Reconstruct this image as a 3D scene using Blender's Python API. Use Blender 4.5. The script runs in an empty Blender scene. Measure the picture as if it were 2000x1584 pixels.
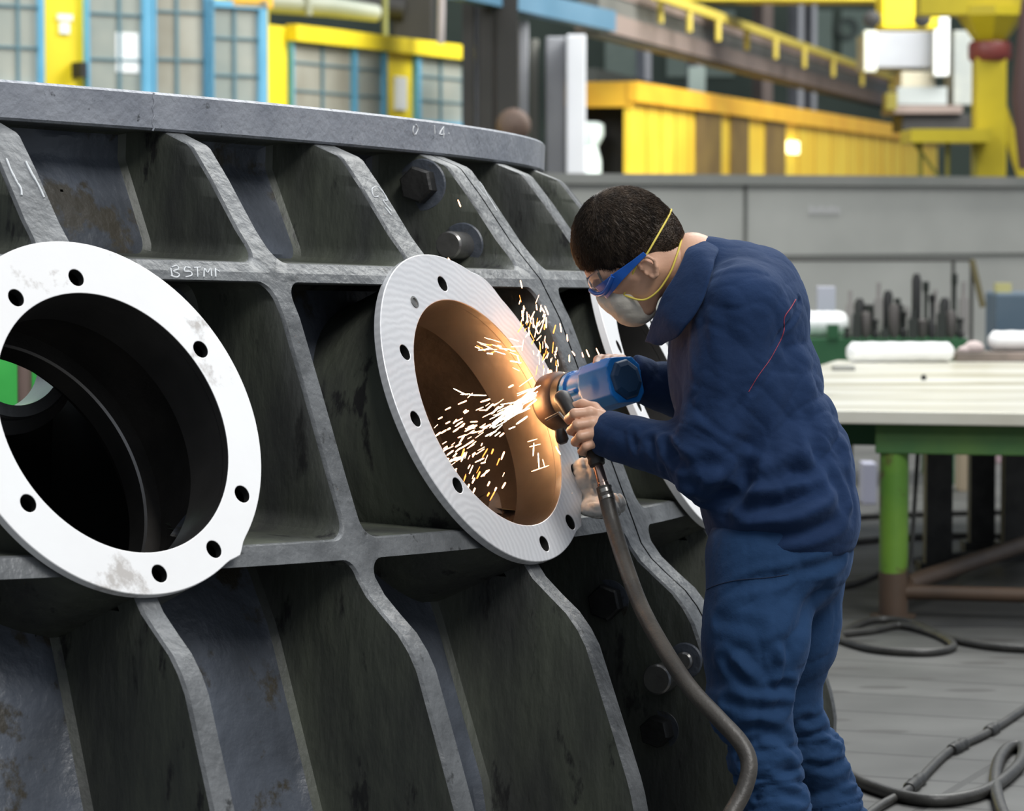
import bpy, bmesh, math, random
import numpy as np
from mathutils import Vector, Matrix, noise, geometry
random.seed(7); rng = np.random.default_rng(7)
SC = bpy.context.scene
COL = SC.collection

# ------------------------------------------------------------------ camera, sky, lights, exposure
CAMH, PITCH, FPX = 1.51, math.radians(3.3), 6500.0
cam_d = bpy.data.cameras.new('camera'); cam = bpy.data.objects.new('camera', cam_d); COL.objects.link(cam)
cam.location = (0, 0, CAMH); cam.rotation_euler = (math.pi/2 - PITCH, 0, 0)
cam_d.sensor_width = 36; cam_d.lens = FPX*36/2000; cam_d.clip_end = 300
cam_d.dof.use_dof = True; cam_d.dof.focus_distance = 6.65; cam_d.dof.aperture_fstop = 6.5
SC.camera = cam
SC.view_settings.view_transform = 'Standard'; SC.view_settings.look = 'None'
SC.view_settings.exposure = 0.0; SC.view_settings.gamma = 1.0
w = bpy.data.worlds.new('hall_ambient'); SC.world = w; w.use_nodes = True
w.node_tree.nodes['Background'].inputs[0].default_value = (.80, .88, 1.0, 1)
w.node_tree.nodes['Background'].inputs[1].default_value = 0.42
def area(name, loc, target, sx, sy, power, color=(1, 1, 1)):
    d = bpy.data.lights.new(name, 'AREA'); d.shape = 'RECTANGLE'; d.size = sx; d.size_y = sy; d.energy = power; d.color = color
    o = bpy.data.objects.new(name, d); COL.objects.link(o); o.location = loc
    o.rotation_euler = (Vector(target)-Vector(loc)).to_track_quat('-Z', 'Y').to_euler(); return o
area('skylight_near', (4.0, 1.5, 9), (-.3, 6.8, 1), 4, 4, 800, (1, .99, .97))
area('skylight_over', (2.5, 10.5, 9), (0.4, 8, 0), 6, 5, 380, (.95, .98, 1))
area('skylight_tables', (4, 17, 8.5), (4, 15.5, 0), 7, 7, 950, (1, 1, .95))
area('fill_back', (10, 31, 11), (2, 43, 1), 14, 8, 6500, (1, .99, .95))  # unseen fill, added and aimed to brighten the yellow enclosure front
area('skylight_left', (-5, 20, 9), (-3.4, 30, 2), 6, 6, 1000, (1, 1, .97))

# ------------------------------------------------------------------ helpers
def U(px, py, d):
    dx = (px-1000)/FPX; dz = -(py-792)/FPX; c, s = math.cos(PITCH), math.sin(PITCH)
    return Vector((dx*d, d*(c + dz*s), CAMH + d*(-s + dz*c)))
def Z(x, y, z): return Vector((x, y, z))
def floor_pt(px, py, z=0.0):
    r = U(px, py, 1)-Vector((0, 0, CAMH)); t = (z-CAMH)/r.z
    return Vector((0, 0, CAMH))+r*t
NT = {}
def mat(name, c1, c2=None, scale=4.0, rough=.6, metal=0.0, bump=0.0, bscale=30.0, c3=None, s3=20.0, t3=.6, spec=.5, aniso=None, wave=None, emit=None, detail=6.0, blend=(.35, .65)):
    if name in NT: return NT[name]
    m = bpy.data.materials.new(name); m.use_nodes = True; nt = m.node_tree; N = nt.nodes; L = nt.links
    b = N['Principled BSDF']; b.inputs['Roughness'].default_value = rough; b.inputs['Metallic'].default_value = metal
    b.inputs['Specular IOR Level'].default_value = spec
    b.inputs['Base Color'].default_value = (*c1, 1)
    tc = N.new('ShaderNodeTexCoord'); mp = N.new('ShaderNodeMapping'); L.new(tc.outputs['Object'], mp.inputs[0])
    if aniso: mp.inputs['Scale'].default_value = aniso
    col = None
    if c2 is not None:
        n = N.new('ShaderNodeTexNoise'); n.inputs['Scale'].default_value = scale; n.inputs['Detail'].default_value = detail; L.new(mp.outputs[0], n.inputs['Vector'])
        r = N.new('ShaderNodeValToRGB'); r.color_ramp.elements[0].position = blend[0]; r.color_ramp.elements[1].position = blend[1]
        r.color_ramp.elements[0].color = (*c1, 1); r.color_ramp.elements[1].color = (*c2, 1)
        L.new(n.outputs[0], r.inputs[0]); col = r.outputs[0]
        if c3 is not None:
            n3 = N.new('ShaderNodeTexNoise'); n3.inputs['Scale'].default_value = s3; n3.inputs['Detail'].default_value = 8; n3.inputs['Roughness'].default_value = .65; L.new(mp.outputs[0], n3.inputs['Vector'])
            r3 = N.new('ShaderNodeValToRGB'); r3.color_ramp.elements[0].position = t3; r3.color_ramp.elements[1].position = t3+.06
            mx = N.new('ShaderNodeMix'); mx.data_type = 'RGBA'; L.new(n3.outputs[0], r3.inputs[0]); L.new(r3.outputs[0], mx.inputs[0]); L.new(col, mx.inputs[6]); mx.inputs[7].default_value = (*c3, 1); col = mx.outputs[2]
        L.new(col, b.inputs['Base Color'])
    if bump:
        nb = N.new('ShaderNodeTexNoise'); nb.inputs['Scale'].default_value = bscale; nb.inputs['Detail'].default_value = 5; L.new(mp.outputs[0], nb.inputs['Vector'])
        h = nb.outputs[0]
        bp = N.new('ShaderNodeBump'); bp.inputs['Strength'].default_value = bump; bp.inputs['Distance'].default_value = .01; L.new(h, bp.inputs['Height']); L.new(bp.outputs[0], b.inputs['Normal'])
    if emit:
        b.inputs['Emission Color'].default_value = (*emit[0], 1); b.inputs['Emission Strength'].default_value = emit[1]
    NT[name] = m; return m
def thing(name, label, cat, loc, group=None):
    o = bpy.data.objects.new(name, None); o.empty_display_size = .1; COL.objects.link(o); o.location = loc
    return tag(o, label, cat, group)
def tag(o, label=None, cat=None, group=None, kind=None):
    if label: o['label'] = label
    if cat: o['category'] = cat
    if group: o['group'] = group
    if kind: o['kind'] = kind
    return o
def mesh(name, V, F, m, parent=None, smooth=None, mats=None, mi=None):
    V = np.array([tuple(v) for v in V], float) if not isinstance(V, np.ndarray) else V.astype(float)
    if parent is not None:
        off = np.zeros(3); p = parent
        while p is not None: off += np.array(p.location); p = p.parent
        loc = (0, 0, 0)
    else:
        lo, hi = V.min(0), V.max(0); off = np.array([(lo[0]+hi[0])/2, (lo[1]+hi[1])/2, lo[2]]); loc = tuple(off)
    me = bpy.data.meshes.new(name); me.from_pydata((V-off).tolist(), [], [tuple(int(i) for i in f) for f in F]); me.validate()
    for x in (mats or [m]): me.materials.append(x)
    if mi is not None and len(me.polygons) == len(mi): me.polygons.foreach_set('material_index', mi)
    if smooth:
        me.polygons.foreach_set('use_smooth', [True]*len(me.polygons))
        if smooth < 179: me.set_sharp_from_angle(angle=math.radians(smooth))
    o = bpy.data.objects.new(name, me); COL.objects.link(o); o.location = loc
    if parent is not None: o.parent = parent
    return o
class MB:
    def __init__(s): s.V = []; s.F = []
    def add(s, V, F):
        b = len(s.V); s.V += [tuple(v) for v in V]; s.F += [tuple(i+b for i in f) for f in F]; return s
    def box(s, lo, hi, ax=None, org=None):
        V = [(x, y, z) for z in (lo[2], hi[2]) for y in (lo[1], hi[1]) for x in (lo[0], hi[0])]
        if ax is not None: V = [org+ax[0]*v[0]+ax[1]*v[1]+ax[2]*v[2] for v in V]
        return s.add(V, [(0, 2, 3, 1), (4, 5, 7, 6), (0, 1, 5, 4), (2, 6, 7, 3), (0, 4, 6, 2), (1, 3, 7, 5)])
    def tube(s, P, r, n=16, cap=True):
        P = [Vector(p) for p in P]; R = r if isinstance(r, (list, tuple)) else [r]*len(P)
        V = []; F = []; up = None
        for i, p in enumerate(P):
            a = P[max(i-1, 0)]; b = P[min(i+1, len(P)-1)]; t = (b-a).normalized()
            if up is None: up = t.orthogonal().normalized()
            up = (up - t*up.dot(t)).normalized(); sd = t.cross(up)
            for k in range(n):
                an = 2*math.pi*k/n; V.append(p+(up*math.cos(an)+sd*math.sin(an))*R[i])
        for i in range(len(P)-1):
            for k in range(n):
                k2 = (k+1) % n; F.append((i*n+k, i*n+k2, (i+1)*n+k2, (i+1)*n+k))
        if cap: F.append(tuple(range(n))[::-1]); F.append(tuple((len(P)-1)*n+k for k in range(n)))
        return s.add(V, F)
    def lathe(s, org, axis, prof, n=64, closed=False):
        axis = axis.normalized(); a = axis.orthogonal().normalized(); b = axis.cross(a); V = []; F = []
        for r, h in prof:
            for k in range(n):
                t = 2*math.pi*k/n; V.append(org+axis*h+(a*math.cos(t)+b*math.sin(t))*r)
        m = len(prof)
        for i in range(m if closed else m-1):
            j = (i+1) % m
            for k in range(n):
                k2 = (k+1) % n; F.append((i*n+k, i*n+k2, j*n+k2, j*n+k))
        if not closed:
            F.append(tuple(range(n))[::-1]); F.append(tuple((m-1)*n+k for k in range(n)))
        return s.add(V, F)
    def build(s, name, m, parent=None, smooth=None): return mesh(name, s.V, s.F, m, parent, smooth)
def bevel(o, wd=.004, seg=2, ang=40):
    md = o.modifiers.new('edge', 'BEVEL'); md.width = wd; md.segments = seg; md.limit_method = 'ANGLE'; md.angle_limit = math.radians(ang); md.harden_normals = False; return o
def spline(P, sub=8):
    P = [Vector(p) for p in P]; Q = []
    for i in range(len(P)-1):
        p0 = P[max(i-1, 0)]; p1 = P[i]; p2 = P[i+1]; p3 = P[min(i+2, len(P)-1)]
        for k in range(sub):
            t = k/sub; Q.append(.5*((2*p1)+(p2-p0)*t+(2*p0-5*p1+4*p2-p3)*t*t+(3*p1-p0-3*p2+p3)*t*t*t))
    Q.append(P[-1]); return Q
def prism(outer, holes, org, ax, h0, h1):
    """flat plate with holes, local 2D outlines, extruded from h0 to h1 along ax[2]"""
    loops = [outer]+holes; pts = []; edges = []
    for lp in loops:
        b = len(pts); pts += [Vector(p) for p in lp]; edges += [(b+i, b+(i+1) % len(lp)) for i in range(len(lp))]
    vo, _, fo, ov, _, _ = geometry.delaunay_2d_cdt(pts, edges, [], 1, 1e-6)
    def inside(p, lp):
        c = False; j = len(lp)-1
        for i in range(len(lp)):
            a, b = lp[i], lp[j]
            if (a[1] > p[1]) != (b[1] > p[1]) and p[0] < (b[0]-a[0])*(p[1]-a[1])/(b[1]-a[1])+a[0]: c = not c
            j = i
        return c
    keep = []
    for f in fo:
        c = (sum((vo[i][0] for i in f))/len(f), sum((vo[i][1] for i in f))/len(f))
        if inside(c, outer) and not any(inside(c, h) for h in holes): keep.append(tuple(f))
    n = len(vo); V = [org+ax[0]*v[0]+ax[1]*v[1]+ax[2]*h1 for v in vo]+[org+ax[0]*v[0]+ax[1]*v[1]+ax[2]*h0 for v in vo]
    F = list(keep)+[tuple(i+n for i in f[::-1]) for f in keep]
    b = 0
    inv = {}
    for ni, lst in enumerate(ov):
        for o_ in lst: inv[o_] = ni
    for li, lp in enumerate(loops):
        for i in range(len(lp)):
            a, c = inv[b+i], inv[b+(i+1) % len(lp)]
            F.append((a, a+n, c+n, c))
        b += len(lp)
    mb = MB(); mb.add(V, F); return mb
def circ(r, n, cx=0, cy=0): return [(cx+r*math.cos(2*math.pi*k/n), cy+r*math.sin(2*math.pi*k/n)) for k in range(n)]
def fixn(o):
    bm = bmesh.new(); bm.from_mesh(o.data); bmesh.ops.remove_doubles(bm, verts=bm.verts, dist=1e-5); bmesh.ops.recalc_face_normals(bm, faces=bm.faces); bm.to_mesh(o.data); bm.free(); return o

# implicit surfaces -> mesh (surface nets)
def nets(fn, lo, hi, h):
    lo = np.array(lo, float); hi = np.array(hi, float); n = np.ceil((hi-lo)/h).astype(int)+1
    ax = [lo[i]+h*np.arange(n[i]) for i in range(3)]
    P = np.stack(np.meshgrid(*ax, indexing='ij'), -1).astype(np.float32)
    S = fn(P).astype(np.float32); ins = S < 0
    c = np.zeros(tuple(n-1), int)
    for i in (0, 1):
        for j in (0, 1):
            for k in (0, 1): c += ins[i:n[0]-1+i, j:n[1]-1+j, k:n[2]-1+k]
    act = (c > 0) & (c < 8); idx = -np.ones(act.shape, int); A = np.argwhere(act); idx[act] = np.arange(len(A))
    acc = np.zeros((len(A), 3)); cnt = np.zeros(len(A))
    cor = [(i, j, k) for i in (0, 1) for j in (0, 1) for k in (0, 1)]
    for a in cor:
        for b in cor:
            if sum(abs(x-y) for x, y in zip(a, b)) != 1 or a > b: continue
            sa = S[A[:, 0]+a[0], A[:, 1]+a[1], A[:, 2]+a[2]]; sb = S[A[:, 0]+b[0], A[:, 1]+b[1], A[:, 2]+b[2]]
            mk = (sa < 0) != (sb < 0); t = sa[mk]/(sa[mk]-sb[mk])
            acc[mk] += np.array(a)+t[:, None]*(np.array(b)-np.array(a)); cnt[mk] += 1
    V = lo+h*(A+acc/cnt[:, None]); F = []
    for d in range(3):
        e = [0, 0, 0]; e[d] = 1; sl0 = [slice(None)]*3; sl1 = [slice(None)]*3; sl0[d] = slice(0, -1); sl1[d] = slice(1, None)
        ch = ins[tuple(sl0)] != ins[tuple(sl1)]; E = np.argwhere(ch); u, v = (d+1) % 3, (d+2) % 3
        E = E[(E[:, u] > 0) & (E[:, v] > 0) & (E[:, u] < n[u]-1) & (E[:, v] < n[v]-1)]
        fl = ins[E[:, 0], E[:, 1], E[:, 2]]
        def at(du, dv):
            Q = E.copy(); Q[:, u] += du; Q[:, v] += dv; return idx[Q[:, 0], Q[:, 1], Q[:, 2]]
        q = np.stack([at(-1, -1), at(0, -1), at(0, 0), at(-1, 0)], 1); q[~fl] = q[~fl][:, ::-1]; F.append(q)
    F = np.concatenate(F); F = F[(F >= 0).all(1)]
    return V, F
def s_cap(P, a, b, ra, rb):
    a = np.array(a, np.float32); b = np.array(b, np.float32); ab = b-a; t = np.clip(((P-a)@ab)/(ab@ab), 0, 1)
    return np.linalg.norm(P-a-t[..., None]*ab, axis=-1)-(ra+(rb-ra)*t)
def s_ell(P, c, r, M=None):
    q = P-np.array(c, np.float32)
    if M is not None: q = q@np.array(M, np.float32)
    r = np.array(r, np.float32); k0 = np.linalg.norm(q/r, axis=-1); k1 = np.linalg.norm(q/(r*r), axis=-1)+1e-6
    return k0*(k0-1)/k1
def smin(a, b, k): h = np.clip(.5+.5*(b-a)/k, 0, 1); return b+(a-b)*h-k*h*(1-h)
def smax(a, b, k): return -smin(-a, -b, k)
def vnormals(V, F):
    n = np.zeros_like(V); a = V[F[:, 1]]-V[F[:, 0]]; b = V[F[:, 2]]-V[F[:, 0]]; c = np.cross(a, b)
    for k in range(F.shape[1]): np.add.at(n, F[:, k], c)
    return n/(np.linalg.norm(n, axis=1)[:, None]+1e-12)
def seg_d(V, a, b):
    a = np.array(a); b = np.array(b); ab = b-a; t = np.clip(((V-a)@ab)/(ab@ab), 0, 1); return np.linalg.norm(V-a-t[:, None]*ab, axis=1), t

# ------------------------------------------------------------------ materials
CAST = mat('cast_paint', (.044, .050, .060), (.10, .114, .140), 4, .40, 0, .6, 24, (.045, .040, .030), 7, .56, spec=.55)  # bluish tint puts the overhead sheen of the back walls into the paint
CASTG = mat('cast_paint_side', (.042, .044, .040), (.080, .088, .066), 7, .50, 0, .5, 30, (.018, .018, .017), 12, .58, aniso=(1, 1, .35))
BAND = mat('worn_lit_edge_paint', (.095, .10, .103), (.165, .172, .176), 9, .45, .15, .5, 38, (.05, .052, .052), 22, .62)  # edge wear, plus the light these faces catch put into the colour
RING = mat('ring_paint', (.25, .265, .30), (.35, .365, .40), 7, .42, .1, .35, 60, (.075, .08, .085), 18, .64)
MACH = mat('machined_steel', (.50, .50, .50), (.62, .62, .62), 3, .34, .75, .05, 90)
WFL = mat('white_flange', (.90, .89, .88), (.95, .95, .94), 3, .33, .0, .04, 60, (.55, .52, .49), 5.5, .60)
BORE = mat('bore_steel', (.16, .155, .15), (.25, .24, .23), 6, .3, .85, .05, 50)
DARKM = mat('dark_steel', (.022, .022, .021), (.045, .044, .042), 12, .45, .4, .2, 60)
PIN = mat('pin_steel', (.22, .21, .2), (.36, .35, .33), 12, .3, .8, .1, 60)
CHALK = mat('chalk', (.72, .74, .75), rough=.9)
CRACK_SHADE = mat('weld_gap_hole_shade', (.012, .012, .012), rough=.9)

# ------------------------------------------------------------------ the casting (leaning slightly to the right)
TX, TY = .0373, .0120; DC = Vector((-3.6889, 8.8915, 0))
_a = np.array([[math.cos(TX), 0, math.sin(TX)], [0, 1, 0], [-math.sin(TX), 0, math.cos(TX)]])
_b = np.array([[1, 0, 0], [0, math.cos(TY), math.sin(TY)], [0, -math.sin(TY), math.cos(TY)]])
RM = _b@_a; RMm = Matrix(RM.tolist())
def DW(R, Adeg, z):
    A = math.radians(Adeg); return RMm@Vector((R*math.sin(A), -R*math.cos(A), z))+DC
def DWn(R, Adeg, z):
    A = np.radians(Adeg); P = np.stack([R*np.sin(A), -R*np.cos(A), z+0*A], -1); return P@RM.T+np.array(DC)
_PZ = np.array([0, .40, .47, .58, .765, .83, .86, .91, .964, 1.10, 1.264, 1.40, 1.485, 1.567, 1.665, 1.73, 1.757])
_PR = np.array([4.53, 4.53, 4.512, 4.468, 4.392, 4.335, 4.283, 4.243, 4.22, 4.16, 4.09, 4.03, 3.98, 3.905, 3.83, 3.775, 3.70])
def RF(z): return np.interp(z, _PZ, _PR)
def RB(lv, z):
    if lv == 0: return np.interp(z, [0, .45, .80, .9, .96], [4.27, 4.18, 4.045, 3.99, 3.95])
    if lv == 1: return np.interp(z, [.95, 1.44], [3.95, 3.80])
    return np.interp(z, [1.49, 1.70, 1.76], [3.70, 3.60, 3.60])
DRUM = thing('turbine_casting', 'huge dark grey cast drum with slanted ribs and round white flanged openings', 'machine casting', DC)
ribs = {}; rings = {}; shell = MB(); A0, DA = 45.08, 7.76
def flange_frame(i):
    A = math.radians(A0+DA*i) if i != 2 else math.radians(60.6); e = math.radians(25.875)
    n = Vector((math.cos(e)*math.sin(A), -math.cos(e)*math.cos(A), math.sin(e))); t = Vector((math.cos(A), math.sin(A), 0)); u = n.cross(t)
    c = Vector((4.0981*math.sin(A), -4.0981*math.cos(A), 1.2112))
    return RMm@(c+n*.02)+DC, RMm@t, RMm@u, RMm@n
FL = {i: flange_frame(i) for i in (-2, 0, 2, 4)}
def halfw(i, lv):
    if i == 3: return .066
    if i % 2 == 0: return (.020, .024, .040)[lv]
    return (.021, .022, .026)[lv]
def cell(il, ir, lv, zb, zt, fl=None):
    Al, Ar = A0+DA*il, A0+DA*ir; Rr = 4.1; Wd = math.radians(Ar-Al)*Rr
    hb = {0: (0.0, .018), 1: (.017, .017), 2: (.018, 0.0)}[lv]
    gapl = .004 if il == 3 else 0; gapr = .004 if ir == 3 else 0
    sl, sr = halfw(il, lv), Wd-halfw(ir, lv); ob = zb; ot = zt
    zb2, zt2 = zb+hb[0], zt-hb[1]; rc = (.035, .04, .035)[lv]
    NS, NZ, NC = (56 if fl is not None else 24), (40 if lv == 1 else 28), 6
    pts = []; out = []; side = []
    # go around counter-clockwise: bottom, right, top, left
    L_, R_ = gapl, Wd-gapr
    rcb = rc if lv != 0 else .001; rct = rc if lv != 2 else .001
    def seg(p0, p1, o0, o1, n, s):
        for k in range(n):
            f = k/n; pts.append((p0[0]+(p1[0]-p0[0])*f, p0[1]+(p1[1]-p0[1])*f)); out.append((o0[0]+(o1[0]-o0[0])*f, o0[1]+(o1[1]-o0[1])*f)); side.append(s)
    def corner(cx, cy, r, a0, corner_pt, s1, s2, oa, ob_):
        for k in range(NC):
            f = k/NC; a = a0+math.pi/2*f; pts.append((cx+r*math.cos(a), cy+r*math.sin(a)))
            if f < .5: g = f*2; out.append((oa[0]+(corner_pt[0]-oa[0])*g, oa[1]+(corner_pt[1]-oa[1])*g)); side.append(s1)
            else: g = f*2-1; out.append((corner_pt[0]+(ob_[0]-corner_pt[0])*g, corner_pt[1]+(ob_[1]-corner_pt[1])*g)); side.append(s2)
    seg((sl+rcb, zb2), (sr-rcb, zb2), (sl+rcb, ob), (sr-rcb, ob), NS, 'b')
    corner(sr-rcb, zb2+rcb, rcb, -math.pi/2, (R_, ob), 'b', 'r', (sr-rcb, ob), (R_, zb2+rcb))
    seg((sr, zb2+rcb), (sr, zt2-rct), (R_, zb2+rcb), (R_, zt2-rct), NZ, 'r')
    corner(sr-rct, zt2-rct, rct, 0, (R_, ot), 'r', 't', (R_, zt2-rct), (sr-rct, ot))
    seg((sr-rct, zt2), (sl+rct, zt2), (sr-rct, ot), (sl+rct, ot), NS, 't')
    corner(sl+rct, zt2-rct, rct, math.pi/2, (L_, ot), 't', 'l', (sl+rct, ot), (L_, zt2-rct))
    seg((sl, zt2-rct), (sl, zb2+rcb), (L_, zt2-rct), (L_, zb2+rcb), NZ, 'l')
    corner(sl+rcb, zb2+rcb, rcb, math.pi, (L_, ob), 'l', 'b', (L_, zb2+rcb), (sl+rcb, ob))
    p = np.array(pts); o = np.array(out); n = len(p); cc = np.array([(sl+sr)/2, (zb2+zt2)/2]); hw = np.array([(sr-sl)/2, (zt2-zb2)/2])
    def shr(q, d): return cc+(q-cc)*(1-np.array([d, d*(.30, .55, .25)[lv]])/hw)
    def toW(q, R): return DWn(R, Al+q[:, 0]/Wd*(Ar-Al), q[:, 1])
    def und(q, amp):  # slow unevenness of the cast surface
        return np.array([noise.noise(Vector((x*5+il*3.1, y*5+lv*7.7, 1.3)))*amp for x, y in q])
    Ls = [toW(o, RF(o[:, 1])+.0), toW(p, RF(p[:, 1]))]
    q = shr(p, .005); Ls.append(toW(q, RF(q[:, 1])-.007))
    q1 = shr(p, .007); rf1 = RF(q1[:, 1])-.007
    q2 = shr(p, .014); rb2 = RB(lv, q2[:, 1])+.03
    for f in (.25, .5, .75, 1.0):
        q = q1+(q2-q1)*f; R = rf1+(rb2-rf1)*f; Ls.append(toW(q, R+und(q, .004)))
    q = shr(p, .020); Ls.append(toW(q, RB(lv, q[:, 1])+.009)); q4 = shr(p, .036); Ls.append(toW(q4, RB(lv, q4[:, 1])+.0))
    nside = len(Ls)-1
    if fl is None:
        for f in (.93, .86, .79, .72, .65, .58, .5, .4, .3, .2, .1, .02):
            q = cc+(q4-cc)*f; Ls.append(toW(q, RB(lv, q[:, 1])+und(q, .02)))
    else:
        C, t, u, nn = FL[fl] if fl in FL else flange_frame(fl); C = C+t*.012-u*.012
        base = Ls[-1]
        d = base-np.array(C); x = d@np.array(t); y = d@np.array(u); dep = d@np.array(nn); an = np.arctan2(y, x)
        tgt = np.array(C)+.322*(np.cos(an)[:, None]*np.array(t)+np.sin(an)[:, None]*np.array(u))-.20*np.array(nn)
        for f in (.35, .7, 1.0): Ls.append(base+(tgt-base)*f)
    def quads(a, b):
        k = np.arange(n); k2 = (k+1) % n; return [(a*n+i, a*n+j, b*n+j, b*n+i) for i, j in zip(k, k2)]
    V = np.concatenate(Ls); nL = len(Ls)
    keepV = np.ones(len(V), bool)
    if True:
        ins = np.zeros(len(V), bool); ins2 = ins.copy()
        for C, t, u, nn in FL.values():
            d = V-np.array(C+t*.012-u*.012); x = d@np.array(t); y = d@np.array(u); dp = d@np.array(nn); ins |= (np.hypot(x, y) < .322) & (dp > -.5) & (dp < .03); ins2 |= (np.hypot(x, y) < .284) & (dp > -.45) & (dp < .03)
    buckets = {}
    for a in range(nL-1):
        for k in range(n):
            f = (a*n+k, a*n+(k+1) % n, (a+1)*n+(k+1) % n, (a+1)*n+k)
            if all(ins[i] for i in f) or any(ins2[i] for i in f): continue
            if a >= nside: key = 'shell'
            else:
                s = side[k]; key = ('rib', il) if s == 'l' else ('rib', ir) if s == 'r' else ('ring', lv) if s == 'b' else ('ring', lv+1)
                if key[0] == 'rib' and key[1] == 3: key = ('rib', 3, s)
                elif key[0] == 'rib' and key[1] % 2 == 0: key = ('rib', key[1], lv)
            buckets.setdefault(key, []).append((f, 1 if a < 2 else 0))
    for key, fs in buckets.items():
        if key == 'shell': tgt = shell_l
        else: tgt = parts_l.setdefault(key, [[], [], []])
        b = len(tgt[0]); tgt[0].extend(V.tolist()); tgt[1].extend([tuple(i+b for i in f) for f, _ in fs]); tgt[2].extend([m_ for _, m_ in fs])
shell_l = [[], [], []]; parts_l = {}
ILO, IHI = -11, 9
for i in range(ILO, IHI):
    cell(i, i+1, 2, 1.485, 1.757); cell(i, i+1, 0, 0.0, .964)
for i in range(ILO, IHI, 2): cell(i, i+2, 1, .964, 1.485, i+1)
def finish(name, dat, mats, sm=35, label=None):
    V, F, mi = dat; used = sorted({i for f in F for i in f}); mp = {u: k for k, u in enumerate(used)}
    o = mesh(name, np.array([V[u] for u in used]), [tuple(mp[i] for i in f) for f in F], None, DRUM, None, mats, mi)
    bm = bmesh.new(); bm.from_mesh(o.data); bmesh.ops.remove_doubles(bm, verts=bm.verts, dist=2e-5); bm.to_mesh(o.data); bm.free()
    o.data.polygons.foreach_set('use_smooth', [True]*len(o.data.polygons)); o.data.set_sharp_from_angle(angle=math.radians(sm))
    if label: o['label'] = label
    return o
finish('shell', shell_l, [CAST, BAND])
for key, dat in sorted(parts_l.items(), key=str):
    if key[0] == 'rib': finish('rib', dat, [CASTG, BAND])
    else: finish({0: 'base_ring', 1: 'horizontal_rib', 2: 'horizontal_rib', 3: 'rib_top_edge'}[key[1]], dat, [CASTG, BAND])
# joint strip between the two halves of the double rib
V = []; F = []
zz = np.linspace(0, 1.757, 60)
for z in zz:
    for s in (-.0055, .0055): V.append(DW(RF(z)-.006-.003*math.sin(z*90), A0+DA*3+math.degrees(s/4.1), z))
F = [(2*i, 2*i+1, 2*i+3, 2*i+2) for i in range(len(zz)-1)]
mesh('joint_gap', V, F, CRACK_SHADE, DRUM)
# top ring plate, deck, inner wall
def drum_lathe(prof, name, m, a0=-180, a1=180, n=240, sm=30, closed=False):
    V = []; F = []; k = len(prof)
    for j in range(n+1):
        A = a0+(a1-a0)*j/n
        for R, z in prof: V.append(DW(R, A, z))
    for j in range(n):
        for i in range(k if closed else k-1):
            i2 = (i+1) % k; F.append((j*k+i, (j+1)*k+i, (j+1)*k+i2, j*k+i2))
    o = mesh(name, V, F, m, DRUM, sm); return o
drum_lathe([(3.19, 1.757), (3.707, 1.757), (3.712, 1.762), (3.712, 1.828), (3.707, 1.833), (3.19, 1.833)], 'top_ring', RING, closed=True)
# ledge pad under the ring end seen at the right of the double rib
# weld seam on the ring face
mb = MB(); P = [DW(3.712, 0, 1.76)]
def ring_az(px, R=3.712):
    o = RM.T@(np.array([0, 0, CAMH])-np.array(DC)); r = U(px, 200, 1)-Vector((0, 0, CAMH)); D = RM.T@np.array(r)
    a = D[0]**2+D[1]**2; b = 2*(o[0]*D[0]+o[1]*D[1]); c = o[0]**2+o[1]**2-R*R; t = (-b-math.sqrt(b*b-4*a*c))/2/a; Q = o+t*D
    return math.degrees(math.atan2(Q[0], -Q[1]))
As = ring_az(300)
mb.tube([DW(3.7115+.0005*math.sin(k*2.1), As+.05*math.sin(k*1.9), 1.756+.0075*k) for k in range(11)], [.0022, .003, .002, .003, .0025, .002, .003, .002, .0028, .002, .0015], 8)
mb.build('weld_seam', RING, DRUM, 60)
# inner wall with hole behind the first opening
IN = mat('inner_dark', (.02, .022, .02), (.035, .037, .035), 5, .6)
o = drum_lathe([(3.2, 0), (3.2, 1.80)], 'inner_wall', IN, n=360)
TUBEC = U(12, 710, 6.95)
tax = (RMm@Vector((math.sin(math.radians(22)), -math.cos(math.radians(22)), .10))).normalized()
bm = bmesh.new(); bm.from_mesh(o.data)
bmesh.ops.subdivide_edges(bm, edges=[e for e in bm.edges if abs((e.verts[0].co-e.verts[1].co).z) > .5], cuts=40, use_grid_fill=True)
dl = []
for f in bm.faces:
    c = f.calc_center_median()+DC-TUBEC; c = c-tax*c.dot(tax)
    if c.length < .135 and (f.calc_center_median()+DC-TUBEC).length < .6: dl.append(f)
bmesh.ops.delete(bm, geom=dl, context='FACES'); bm.to_mesh(o.data); bm.free()
mb = MB(); mb.lathe(TUBEC, tax, [(.092, .10), (.116, .10), (.121, .094), (.121, .02), (.150, .01), (.150, -.10), (.092, -.10)], 64, True)
fixn(mb.build('bearing_tube', MACH, DRUM, 30))
# unseen radial baffle added to keep spark glow out of the first bore
V = [DW(3.2, 56.3, 0), DW(3.80, 56.3, 0), DW(3.66, 56.3, 1.47), DW(3.55, 56.3, 1.757), DW(3.2, 56.3, 1.757)]
V += [DW(3.2, 56.6, 0), DW(3.80, 56.6, 0), DW(3.66, 56.6, 1.47), DW(3.55, 56.6, 1.757), DW(3.2, 56.6, 1.757)]
mesh('glow_baffle', V, [(0, 1, 2, 3, 4), (9, 8, 7, 6, 5)]+[(i, i+5, (i+1) % 5+5, (i+1) % 5) for i in range(5)], IN, DRUM)
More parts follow.
